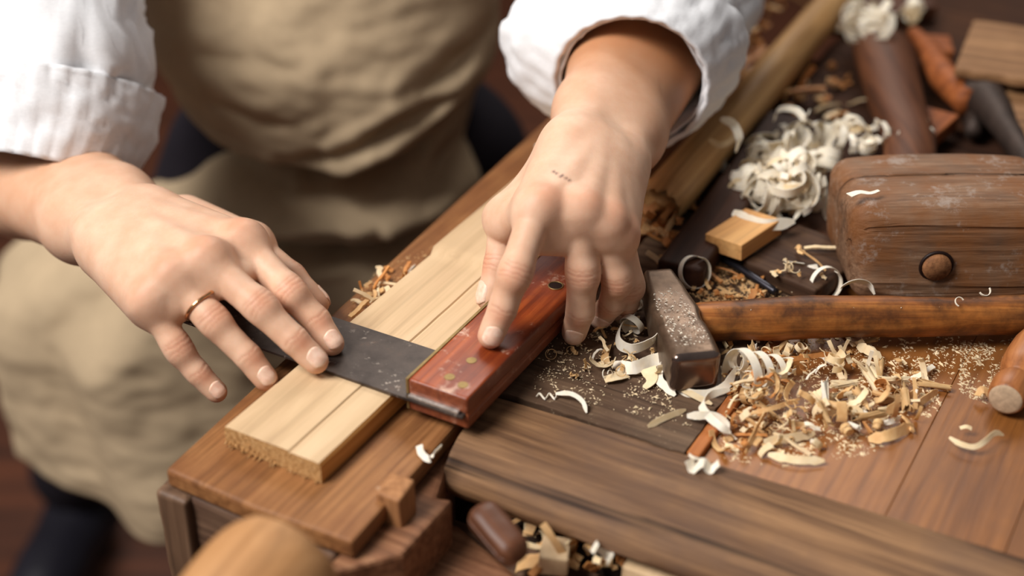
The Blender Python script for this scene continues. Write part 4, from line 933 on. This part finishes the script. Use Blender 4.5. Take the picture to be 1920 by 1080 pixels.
add_ribbon('long_shaving', pth, [nz((0.5, 0.5, 0.7-1.0*abs(i/len(pth)-0.4))) for i in range(len(pth))], TP(.0045), CREAM, 'cream S-bent shaving hanging over the wooden batten')
pth = cr(px([(1288, 780, .004), (1312, 779, .006), (1338, 780, .006), (1358, 792, .004), (1366, 808, .001)]), 8)
add_ribbon('flat_shaving', pth, (0.0, 0.55, 0.85), TP(.0046), CREAM, 'broad pale shaving arching over the end of the grey board')
add_ribbon('sliver', cr(px([(1262, 716, .002), (1290, 735, .003), (1335, 758, .002)]), 5), (0.3, 0.9, 0.2), TP(.0042), PALE, 'straight pale sliver below the hammer face', 'wood chip')
add_ribbon('sliver', cr(px([(1215, 800, .001), (1245, 784, .002), (1286, 768, .0015)]), 6), (0.4, 0.7, 0.6), TP(.0034), PALE, 'straight pale sliver lying alone on the grey board', 'wood chip')
# -- rings behind the hammer head
h_, a_ = helix(at(1300, 510, .0125), (0.45, -0.80, 0.40), .0105, .0098, 1.6, .0055, 0.5, 34); add_ribbon('curled_shaving', h_, a_, .0042, CREAM, 'cream ring shaving standing behind the hammer head')
pth = cr(px([(1212, 472, .012), (1236, 490, .008), (1250, 515, .003)]), 6); add_ribbon('sliver', pth, (0.5, 0.5, 0.6), .0035, PALE, 'thin pale shaving strip leaning behind the hammer peen')
h_, a_ = helix(at(1480, 514, .007), (0.85, -0.45, 0.15), .0095, .0080, 0.62, .006, 0.2, 30); add_ribbon('curled_shaving', h_, a_, .0130, CREAM, 'broad cream curl beside the mallet, open to one side')
h_, a_ = helix(at(1512, 515, .006), (0.85, -0.1, 0.1), .0065, .0060, 0.8, .006, 1.2, 30); add_ribbon('curled_shaving', h_, a_, .0120, CREAM, 'pale rolled curl next to the mallet end, behind the hammer handle')
h_, a_ = helix(at(1548, 533, .0085), (0.35, -0.9, 0.2), .0115, .0098, 1.25, .004, 2.5, 32); add_ribbon('curled_shaving', h_, a_, .0036, CREAM, 'cream ring shaving standing between mallet and hammer handle')
pth = cr(px([(1562, 560, .016), (1578, 538, .021), (1604, 527, .024), (1628, 533, .020), (1640, 552, .015)]), 8); add_ribbon('arched_shaving', pth, (0.1, -0.55, 0.8), TP(.0052), CREAM, 'pale arched shaving resting on the hammer handle against the mallet')
add_ribbon('sliver', cr(px([(1440, 470, .006), (1470, 510, .005), (1486, 548, .004)]), 6), (0.8, 0.3, 0.3), TP(.0032), PALE, 'long pale sliver standing next to the iron rod', 'wood chip')
add_ribbon('sliver', cr(px([(1512, 462, .008), (1524, 482, .006), (1545, 505, .004)]), 6), (0.8, 0.3, 0.3), TP(.0030), TAN, 'tan sliver on the dark offcut at the mallet end', 'wood chip')
# -- lone shavings
pth = cr(px([(1042, 738, .003), (1070, 738, .006), (1092, 752, .005), (1100, 774, .0008)]), 8); add_ribbon('arched_shaving', pth, (0.2, 0.5, 0.8), TP(.0026), CREAM, 'slim cream curved shaving on the gap beside the try square')
pth = cr(px([(1006, 744, .0008), (1012, 738, .002), (1022, 748, .0010), (1030, 738, .002), (1040, 748, .001), (1044, 736, .003)]), 6); add_ribbon('thread_shaving', pth, (0.2, 0.3, 0.9), .0012, CREAM, 'tiny squiggled wood thread at the end of the slim shaving')
pth = cr(px([(786, 835, .004), (790, 850, .002), (804, 861, .0008), (812, 852, .002), (828, 836, .004)]), 6); add_ribbon('folded_shaving', pth, (0.6, 0.5, 0.5), .0038, CREAM, 'small white V-shaped shaving at the corner of the vise cover board')
pth = cr(px([(1292, 862, .005), (1300, 880, .001), (1318, 868, .005), (1332, 880, .001), (1348, 868, .005)]), 6); add_ribbon('folded_shaving', pth, (0.4, 0.8, 0.4), .0060, CREAM, 'white crumpled shaving lying alone on the old rail plank')
add_ribbon('crumb', cr(px([(1318, 862, .004), (1300, 858, .006), (1292, 852, .004)]), 5), (0.3, 0.8, 0.5), .0016, CREAM, 'thin white thread on the crumpled shaving on the rail plank')
pth = cr(px([(1780, 820, .001), (1800, 832, .0015), (1826, 838, .0015), (1846, 828, .003), (1866, 812, .004), (1882, 816, .001)]), 7); add_ribbon('long_shaving', pth, (0.35, 0.7, 0.6), TP(.0030), PALE, 'lone wavy pale shaving on the smooth boards')
add_ribbon('chip', cr(px([(1800, 803, .001), (1812, 800, .002), (1822, 804, .001)]), 4), (0.4, 0.8, 0.2), .0026, PALE, 'tiny pale chip above the lone wavy shaving', 'wood chip')
add_ribbon('chip', cr(px([(1832, 742, .001), (1842, 732, .003), (1856, 738, .001)]), 4), (0.4, 0.8, 0.2), .0060, TAN, 'small tan chip beside the turned handle', 'wood chip')
add_ribbon('chip', cr(px([(1592, 366, .0700), (1612, 360, .0702), (1632, 362, .0700), (1648, 357, .0700)]), 5), (0.1, 0.9, 0.0), lambda s: .0052*(1-.6*s), CREAM, 'white flake stuck on top of the mallet head', 'wood chip')
h_, a_ = helix(at(1800, 566, .0300), (0.2, -0.6, 0.8), .0028, .0032, 0.6, .001, 3.4, 22); add_ribbon('thread_shaving', h_, a_, .0010, CREAM, 'tiny white curl on top of the hammer handle')
h_, a_ = helix(at(1846, 544, .0290), (0.2, -0.6, 0.8), .0035, .0036, 0.5, .001, 0.2, 22); add_ribbon('thread_shaving', h_, a_, .0014, CREAM, 'tiny white curl between mallet and hammer handle')
pth = cr(px([(1352, 222, .052), (1374, 232, .056), (1386, 258, .050), (1380, 285, .040)]), 8); add_ribbon('arched_shaving', pth, (0.5, 0.6, 0.5), TP(.0060), CREAM, 'white curved shaving balanced on the pale stick')
pth = cr(px([(1330, 262, .040), (1350, 272, .040), (1372, 262, .042), (1384, 240, .048)]), 8); add_ribbon('arched_shaving', pth, (0.3, 0.6, 0.7), TP(.0040), PALE, 'pale bent shaving across the pale stick')
h_, a_ = helix(at(1352, 308, .012), (0.3, 0.5, 0.7), .0050, .0060, 0.8, .003, 0.4); add_ribbon('curled_shaving', h_, a_, .0060, CREAM, 'white curl in the gap beside the pale stick')
pth = cr(px([(1012, 268, .002), (1020, 285, .006), (1030, 300, .002)]), 6); add_ribbon('folded_shaving', pth, (0.8, 0.3, 0.4), .0080, CREAM, 'white shaving on the bench edge behind the wrist')
# -- chips, many: build a set of shapes once, then copy
def blank(vf, name): me = mesh(name, *vf); me.set_sharp_from_angle(angle=math.radians(50)); return me
def kit(name, kind, i):
    R = random.Random(i*17+hash(kind) % 1 + len(kind)*5)
    if kind == 'roll':
        r = R.uniform(.0012, .0020); L = R.uniform(.008, .018); h_, a_ = helix((0, 0, 0), (1, 0.06, 0), r, r*0.62, R.uniform(1.3, 2.2), 0.0012, R.uniform(0, 6), 16); v = ribbon(h_, a_, L, .0003, seed=i, ragged=0.7, wob=.0006)
    elif kind == 'arc':
        r = R.uniform(.006, .016); tn_ = R.uniform(.16, .45); h_, a_ = helix((0, 0, 0), (0.15, 1, 0.2), r, r*R.uniform(.7, 1.1), tn_, R.uniform(-.006, .012), R.uniform(0, 6), 36); v = ribbon(h_, a_, R.uniform(.0022, .0050), .0004, seed=i, ragged=0.35, wob=.0006)
    elif kind == 'curl':
        r = R.uniform(.0035, .0062); h_, a_ = helix((0, 0, 0), (0.1, 1, 0.1), r, r*R.uniform(.6, 1), R.uniform(.9, 1.9), R.uniform(.002, .005), R.uniform(0, 6), 24); v = ribbon(h_, a_, R.uniform(.0030, .0050), .00035, seed=i, ragged=0.15, wob=.0003)
    elif kind == 'loop':
        r = R.uniform(.0050, .0085); h_, a_ = helix((0, 0, 0), (0.1, 1, 0.1), r, r*R.uniform(.5, 1), R.uniform(.45, 1.5), R.uniform(.002, .006), R.uniform(0, 6), 34); v = ribbon(h_, a_, R.uniform(.0028, .0044), .00035, seed=i, ragged=0.15, wob=.0008)
    elif kind == 'thread':
        r = R.uniform(.002, .005); h_, a_ = helix((0, 0, 0), (0.1, 1, 0.1), r, r*R.uniform(.3, 1.3), R.uniform(.6, 1.6), R.uniform(.002, .006), R.uniform(0, 6), 18); v = ribbon(h_, a_, R.uniform(.0005, .0010), .00035, seed=i, ragged=0.3)
    elif kind == 'stick':
        L = R.uniform(.010, .022); pts = cr([(-L/2, 0, 0), (-L/6, R.uniform(-.001, .001), R.uniform(0, .0012)), (L/6, R.uniform(-.001, .001), R.uniform(0, .001)), (L/2, 0, 0)], 5); v = ribbon(pts, (0, 1, 0.2), R.uniform(.0018, .0034), R.uniform(.0008, .0016), seed=i, ragged=0.4)
    else:
        L = R.uniform(.003, .007); pts = cr([(-L/2, 0, 0), (-L/5, .0005, R.uniform(0, .002)), (L/5, 0, R.uniform(-.0015, .001)), (L/2, 0, .0006)], 4); v = ribbon(pts, (0.2, 1, 0.3), R.uniform(.0025, .0050), .0005, seed=i, ragged=0.8, wob=.0012)
    return blank(v, name)
KITS = {k_: [kit('%s_chip' % k_, k_, i) for i in range(7)] for k_ in ('roll', 'arc', 'curl', 'loop', 'thread', 'stick', 'flake')}
WORD = {'roll': 'rolled', 'arc': 'curved', 'curl': 'curled', 'loop': 'looped', 'thread': 'thread-thin', 'stick': 'straight', 'flake': 'crumpled'}
COLW = {'cream_shaving': 'cream', 'tan_chip': 'tan', 'orange_chip': 'brown', 'pale_chip': 'pale'}
MATK = {}
def me_of(kind, i, m):
    key = (kind, i, m.name)
    if key not in MATK:
        q = KITS[kind][i].copy(); q.materials.append(m); MATK[key] = q
    return MATK[key]
def scatter(region, n, kinds, mats, base, mound, label, group, name, seed, hmin=0.0, cat='wood chip', scale=(0.8, 1.25), tilt=0.35, dens=None, where=None):
    """n separate chips lying in the photo polygon `region` at bench level base(u,v); mound(px,py) = heap height there"""
    R = random.Random(seed); xs = [p[0] for p in region]; ys = [p[1] for p in region]; c = 0; tries = 0
    def inside(x, y):
        r = False; j = len(region)-1
        for i in range(len(region)):
            (xi, yi), (xj, yj) = region[i], region[j]
            if (yi > y) != (yj > y) and x < (xj-xi)*(y-yi)/(yj-yi)+xi: r = not r
            j = i
        return r
    while c < n and tries < n*60:
        tries += 1
        x = R.uniform(min(xs), max(xs)); y = R.uniform(min(ys), max(ys))
        if not inside(x, y) or (dens and R.random() > dens(x, y)): continue
        kd = R.choices([k_[0] for k_ in kinds], [k_[1] for k_ in kinds])[0]; m = R.choices([q[0] for q in mats], [q[1] for q in mats])[0]
        me = me_of(kd, R.randrange(7), m); o = bpy.data.objects.new(name, me); COL.objects.link(o)
        sc = R.uniform(*scale); up_ = mound(x, y)*R.uniform(0.0, 1.0)
        p = at(x, y, base+up_*0.7); rot = Matrix.Rotation(R.uniform(0, 6.283), 4, 'Z') @ Matrix.Rotation(R.gauss(0, tilt), 4, 'X') @ Matrix.Rotation(R.gauss(0, tilt), 4, 'Y')
        if kd in ('curl', 'thread') and R.random() < 0.5: rot = rot @ Matrix.Rotation(R.uniform(0.6, 1.6), 4, 'X')
        co = np.array([tuple(rot @ v_.co) for v_ in me.vertices]); lo_ = co[:, 2].min()*sc
        o.scale = (sc, sc, sc); o.rotation_euler = rot.to_euler(); o.location = (p[0], p[1], ZB+base+up_-lo_+0.0001)
        tag(o, '%s %s %s' % (COLW[m.name], WORD[kd], label) if where is None else '%s %s %s' % (COLW[m.name], WORD[kd], label % where(x, y)), cat, group); c += 1
    return c
TB = -0.0045
def hm(x, y):
    d = math.hypot((x-1530)/230, (y-745)/95); d2 = math.hypot((x-1420)/110, (y-720)/85); return 0.016*max(0, 1-d)+0.014*max(0, 1-d2)
heap = [(1352, 650), (1450, 636), (1600, 632), (1668, 668), (1770, 722), (1740, 760), (1712, 800), (1640, 815), (1560, 832), (1500, 862), (1400, 858), (1345, 840), (1372, 770)]
scatter(heap, 165, [('roll', 1.8), ('stick', 3), ('arc', 4), ('flake', 2), ('thread', 2.2), ('curl', 1.2)], [(TAN, 3), (PALE, 4.5), (ORG, 1.0), (CREAM, 1)], TB, hm, 'chip %s the loose heap by the hammer handle', 'chips heaped in front of the hammer handle', 'wood_chip', 11, where=lambda x, y: 'against the handle side of' if y < 690 else 'at the outer tip of' if x > 1650 else 'at the rail plank side of' if y > 805 else 'beside the spiral in' if x < 1480 else 'in the middle of', tilt=0.30, scale=(0.55, 1.15))
heap2 = [(1352, 680), (1440, 660), (1490, 700), (1480, 800), (1440, 850), (1350, 845), (1368, 760)]
scatter(heap2, 95, [('stick', 3), ('flake', 3.5), ('thread', 3), ('arc', 2), ('roll', .8)], [(ORG, 3), (TAN, 3), (PALE, 1)], TB, hm, 'splinter %s the heap below the corkscrew shaving', 'splinters below the corkscrew shaving', 'wood_splinter', 12, where=lambda x, y: 'high on' if y < 720 else 'at the batten side of' if x < 1385 else 'at the rail plank side of' if y > 800 else 'deep in', tilt=0.4, scale=(0.6, 1.1))
scatter([(1560, 690), (1700, 700), (1760, 730), (1640, 800), (1540, 790)], 26, [('roll', 4), ('arc', 2), ('stick', 1)], [(PALE, 3), (TAN, 2)], TB, hm, 'chip at the thin end of the heap on the smooth boards', 'chips at the thin end of the heap', 'wood_chip', 13, scale=(0.9, 1.5), tilt=0.15)
# single big chips of the heap
for (pts, w_, m_, lb_) in (
    ([(1432, 828, TB+.004), (1480, 822, TB+.004), (1528, 812, TB+.003)], .0050, PALE, 'thick pale rolled chip at the near side of the heap'),
    ([(1440, 852, TB+.003), (1490, 862, TB+.004), (1546, 864, TB+.003)], .0046, PALE, 'long pale chip at the near edge of the heap'),
    ([(1548, 775, TB+.003), (1580, 768, TB+.007), (1618, 772, TB+.006)], .0056, PALE, 'broad arched pale chip near the middle of the heap'),
    ([(1618, 770, TB+.006), (1645, 792, TB+.003), (1672, 790, TB+.004), (1690, 780, TB+.003)], .0030, CREAM, 'cream bent strip joined to the broad arched chip'),
    ([(1628, 824, TB+.002), (1668, 816, TB+.005), (1712, 798, TB+.003)], .0062, TAN, 'frilly tan chip at the tip of the heap'),
    ([(1650, 782, TB+.003), (1690, 752, TB+.005), (1728, 730, TB+.004)], .0044, TAN, 'banded straight chip pointing out of the heap'),
    ([(1706, 770, TB+.003), (1732, 750, TB+.004), (1758, 732, TB+.003)], .0040, TAN, 'outermost banded chip beside the banded straight one'),
    ([(1398, 850, TB+.002), (1420, 800, TB+.010), (1438, 768, TB+.012)], .0030, TAN, 'tan splinter standing up at the near side of the heap'),
    ([(1408, 775, TB+.012), (1450, 765, TB+.014), (1500, 748, TB+.012)], .0026, TAN, 'thin tan splinter lying across the heap'),
    ([(1462, 676, TB+.014), (1510, 670, TB+.014), (1560, 662, TB+.012)], .0030, ORG, 'brownish splinter below the hammer handle'),
    ([(1608, 648, TB+.004), (1630, 658, TB+.007), (1652, 672, TB+.004)], .0056, PALE, 'pale rolled chip close to the hammer handle')):
    add_ribbon('wood_chip', cr(px(pts), 6), nz((0.3, 0.7, 0.6)), TP(w_), m_, lb_, 'wood chip', None, 0.0006, ragged=0.3, wob=.0006)
scatter([(1128, 600), (1195, 570), (1215, 640), (1240, 700), (1130, 715), (1115, 650)], 34, [('flake', 3), ('thread', 2), ('arc', 2), ('stick', 1)], [(PALE, 3), (TAN, 3), (CREAM, 1)], 0.0, lambda x, y: 0.007, 'chip heaped between the little finger and the hammer head', 'chips between the little finger and the hammer head', 'wood_chip', 14, scale=(0.6, 1.0))
scatter([(1030, 640), (1075, 630), (1110, 690), (1080, 720), (1035, 705)], 9, [('flake', 3), ('arc', 1), ('thread', 1)], [(PALE, 2), (TAN, 2)], 0.0, lambda x, y: 0.001, 'chip on the grey board beside the try square', 'chips beside the try square', 'wood_chip', 15, scale=(0.6, 1.0))
scatter([(645, 590), (720, 505), (775, 500), (765, 530), (700, 590)], 24, [('flake', 3), ('stick', 2.5), ('arc', 2), ('thread', .5)], [(TAN, 3), (PALE, 2), (ORG, 1)], 0.0, lambda x, y: 0.004, 'chip on the bench along the edge of the pine board', 'chips along the edge of the pine board', 'wood_chip', 16, scale=(0.6, 1.1))
add_ribbon('sliver', cr(px([(722, 560, .001), (736, 542, .003), (748, 528, .0015)]), 5), (0.6, 0.6, 0.3), .0030, CREAM, 'white sliver between the pine board and the tan chips')
add_ribbon('sliver', cr(px([(760, 522, .002), (768, 508, .003), (776, 498, .001)]), 5), (0.6, 0.6, 0.3), .0032, CREAM, 'short white sliver above the tan chips near the pine board')
# -- the white pile beside the mallet
def pm(x, y): return 0.036*max(0, 1-math.hypot((x-1475)/110, (y-360)/95))
pile = [(1378, 372), (1420, 300), (1470, 262), (1540, 280), (1548, 350), (1530, 405), (1440, 415), (1385, 400)]
scatter(pile, 105, [('loop', 6), ('curl', 2), ('arc', 1)], [(CREAM, 6), (PALE, 1)], 0.0, pm, 'shaving %s the thick pile beside the mallet', 'curls piled beside the mallet', 'curled_shaving', 21, where=lambda x, y: 'near the top of' if y < 295 else 'at the foot of' if y > 375 else 'on the stick side of' if x < 1440 else 'on the mallet side of' if x > 1505 else 'in the middle of', cat='wood shaving', scale=(1.15, 1.7), tilt=0.9)
pth = cr(px([(1450, 228, .040), (1462, 205, .048), (1492, 206, .052), (1510, 222, .050), (1518, 206, .052)]), 7); add_ribbon('arched_shaving', pth, (0.4, 0.6, 0.6), TP(.0050), CREAM, 'cream shaving curling up at the top of the pile')
pth = cr(px([(1500, 230, .048), (1484, 252, .044), (1478, 280, .034), (1496, 290, .030), (1512, 262, .036), (1514, 240, .042)]), 7); add_ribbon('curled_shaving', pth, (0.5, 0.6, 0.5), TP(.0058), CREAM, 'cream loop just under the top of the pile')
h_, a_ = helix(at(1450, 285, .032), (0.8, -0.4, 0.3), .0085, .007, 0.6, .004, 0.9, 26); add_ribbon('curled_shaving', h_, a_, .0120, CREAM, 'broad white curl high on the pile facing the stick')
pth = cr(px([(1378, 400, .004), (1366, 375, .012), (1372, 345, .020), (1392, 335, .022)]), 8); add_ribbon('arched_shaving', pth, (0.6, 0.6, 0.4), TP(.0032), PALE, 'pale hoop-shaped shaving at the stick side of the pile')
pth = cr(px([(1374, 398, .024), (1400, 412, .024), (1440, 422, .024), (1490, 415, .022)]), 8); add_ribbon('long_shaving', pth, (0.1, 0.7, 0.7), TP(.0078), CREAM, 'broad cream shaving draped over the pale little block')
pth = cr(px([(1545, 330, .030), (1546, 380, .014), (1550, 412, .004)]), 7); add_ribbon('long_shaving', pth, (0.9, 0.2, 0.2), TP(.0042), CREAM, 'cream strip hanging down against the mallet end')
pth = cr(px([(1536, 325, .030), (1524, 360, .024), (1500, 395, .016), (1490, 412, .014)]), 7); add_ribbon('long_shaving', pth, (0.7, 0.5, 0.4), TP(.0045), CREAM, 'cream strip sloping down the mallet side of the pile')
scatter([(1548, 262), (1600, 245), (1725, 255), (1740, 292), (1560, 296)], 24, [('loop', 4), ('curl', 2)], [(CREAM, 5), (PALE, 1)], 0.018, lambda x, y: 0.008, 'shaving lying behind %s', 'curls behind the mallet head', 'curled_shaving', 22, cat='wood shaving', scale=(0.9, 1.3), tilt=0.8, where=lambda x, y: 'the mallet head near the pile' if x < 1620 else 'the mallet head near its handle')
scatter([(1560, 45), (1610, 20), (1668, 70), (1655, 100), (1590, 85)], 18, [('loop', 4)], [(CREAM, 5)], 0.02, lambda x, y: 0.012, 'shaving %s the small clump beyond the mallet handle', 'curls clumped at the far end', 'curled_shaving', 23, cat='wood shaving', scale=(1.2, 1.8), tilt=0.8, where=lambda x, y: 'at the stick side of' if x < 1600 else 'low in' if y > 65 else 'high in')
scatter([(1670, 25), (1720, 30), (1710, 55), (1675, 55)], 4, [('curl', 3), ('arc', 3)], [(CREAM, 2), (PALE, 2)], 0.01, lambda x, y: 0.01, 'shaving beyond the reddish tool handle', 'curls beyond the reddish tool handle', 'curled_shaving', 24, cat='wood shaving', scale=(1.2, 1.8))
# -- torn flakes at the split end of the stick
scatter([(1195, 385), (1250, 370), (1310, 370), (1290, 430), (1240, 480), (1200, 470)], 34, [('flake', 4), ('stick', 2), ('arc', 2)], [(ORG, 4), (TAN, 3)], 0.0, lambda x, y: 0.016, 'torn flake around the split end of the stick', 'torn flakes at the split stick end', 'wood_flake', 31, scale=(1.0, 2.0), tilt=0.6)
scatter([(1250, 520), (1330, 490), (1440, 545), (1490, 560), (1300, 565)], 34, [('flake', 4), ('stick', 2), ('thread', 1)], [(ORG, 3), (TAN, 3)], 0.0, lambda x, y: 0.005, 'chip strewn around the iron rod behind the hammer', 'chips strewn around the iron rod', 'wood_crumb', 32, scale=(0.6, 1.2))
scatter([(1400, 480), (1545, 450), (1560, 545), (1440, 520)], 12, [('flake', 3), ('stick', 1), ('thread', 2)], [(PALE, 3), (TAN, 2)], 0.0125, lambda x, y: 0.002, 'chip on the dark offcut at the mallet end', 'chips on the dark offcut', 'wood_chip', 33, scale=(0.6, 1.1))
scatter([(1360, 0), (1480, 0), (1380, 180), (1370, 60)], 26, [('flake', 4), ('stick', 1), ('arc', 1)], [(ORG, 3), (TAN, 2)], 0.0, lambda x, y: 0.004, 'flake scattered on the far bench behind the sleeve', 'flakes on the far bench behind the sleeve', 'wood_flake', 34, scale=(1.4, 3.0))
scatter([(1430, 200), (1560, 120), (1650, 140), (1640, 230), (1560, 240)], 24, [('flake', 4), ('stick', 1), ('arc', 1)], [(ORG, 2), (TAN, 3), (PALE, 1)], 0.0, lambda x, y: 0.004, 'flake scattered on the far bench behind the pile', 'flakes on the far bench behind the pile', 'wood_flake', 35, scale=(1.2, 2.2))
# -- rubbish in the trough
scatter([(985, 985), (1060, 975), (1170, 1010), (1230, 1040), (1330, 1080), (1010, 1080)], 70, [('flake', 5), ('roll', 1), ('stick', 2), ('arc', 2)], [(TAN, 4), (ORG, 3), (PALE, 2)], -0.052, lambda x, y: 0.014, 'chip packed in the trough under the rail plank', 'chips packed in the trough', 'wood_flake', 41, scale=(1.0, 2.0), tilt=0.6)
placed_box('trough_offcut', ((1010, 1045), (1065, 1050), (1000, 1000)), -0.030, 0.012, PINE, 'small tan block wedged among the chips in the trough', 'offcut', 0.0012, (5, 5, 3), 0.0006, seed=12)
placed_box('trough_plank', ((1165, 1062), (1330, 1120), (1160, 1030)), -0.030, 0.012, PINE, 'light strip of wood lying in the trough', 'offcut', 0.0012, (12, 4, 3), 0.0004, seed=13)
h_, a_ = helix(at(1128, 1035, -0.022), (0.5, 0.3, 0.8), .006, .005, 0.7, .003, 0.4); add_ribbon('curled_shaving', h_, a_, .0060, CREAM, 'white curl among the chips in the trough')
# -- sawdust
def dust(name, region, n, base, rs, m, label, seed, dens=None, size=1.0):
    R = random.Random(seed); V_ = []; F_ = []; xs = [p[0] for p in region]; ys = [p[1] for p in region]
    def inside(x, y):
        r = False; j = len(region)-1
        for i in range(len(region)):
            (xi, yi), (xj, yj) = region[i], region[j]
            if (yi > y) != (yj > y) and x < (xj-xi)*(y-yi)/(yj-yi)+xi: r = not r
            j = i
        return r
    c = 0
    while c < n:
        x = R.uniform(min(xs), max(xs)); y = R.uniform(min(ys), max(ys))
        if not inside(x, y): continue
        if dens and R.random() > dens(x, y): continue
        c += 1
        b_ = base(x, y) if callable(base) else base
        p = at(x, y, b_); s_ = abs(R.gauss(0, rs))+rs*0.4; k0 = len(V_); a_ = R.uniform(0, 6.28); e = R.uniform(1, 2.4)
        for (dx, dy, dz) in ((-1, -0.6, 0), (1, -0.5, 0), (0.1, 0.9, 0), (0.1, 0, 0.8)):
            dx *= e; V_.append((p[0]+s_*(dx*math.cos(a_)-dy*math.sin(a_)), p[1]+s_*(dx*math.sin(a_)+dy*math.cos(a_)), p[2]+s_*dz))
        F_ += [(k0, k0+2, k0+1), (k0, k0+1, k0+3), (k0+1, k0+2, k0+3), (k0+2, k0, k0+3)]
    ctr = np.mean(V_, 0); ctr[2] = ZB; return tag(link(name, mesh(name, [np.array(v)-ctr for v in V_], F_, False), m, None, tuple(ctr)), label, 'sawdust', None, 'stuff')
def cl(s_, thr): return lambda x, y: 1.0 if fbm(x/s_, y/s_, 0, 1, 2, 2) > thr else 0.12
dust('sawdust', [(1352, 640), (1640, 632), (1800, 632), (1790, 700), (1760, 770), (1640, 850), (1450, 880), (1345, 860)], 2600, TB, 0.00045, PALE, 'fine pale sawdust over the smooth boards around the heap', 51, cl(60, -0.1))
dust('sawdust', [(1800, 640), (1920, 632), (1920, 690), (1860, 760), (1800, 740)], 900, TB, 0.00040, PALE, 'fine pale sawdust beside the turned handle', 52, cl(40, 0.0))
dust('sawdust', [(1010, 640), (1120, 560), (1250, 600), (1260, 760), (1300, 800), (1100, 760), (1000, 730)], 900, 0.0006, 0.00035, PALE, 'fine pale sawdust on the grey middle board', 53, cl(40, 0.05))
dust('sawdust', [(1225, 500), (1262, 522), (1335, 640), (1268, 650), (1222, 560)], 330, 0.0302, 0.00028, CREAM, 'white sawdust specks on top of the hammer head', 54)
dust('sawdust', [(1220, 480), (1340, 470), (1500, 560), (1320, 575), (1260, 520)], 1400, 0.0008, 0.0006, TAN, 'coarse tan sawdust behind the hammer head', 55, cl(30, -0.1))
dust('sawdust', [(640, 590), (700, 510), (900, 420), (910, 440), (780, 530), (690, 600)], 260, 0.0005, 0.0004, TAN, 'sawdust along the edge of the pine board', 56)
dust('sawdust', [(1320, 570), (1920, 560), (1920, 572), (1330, 590)], 12, 0.0262, 0.00035, CREAM, 'a few white specks on the hammer handle', 57)
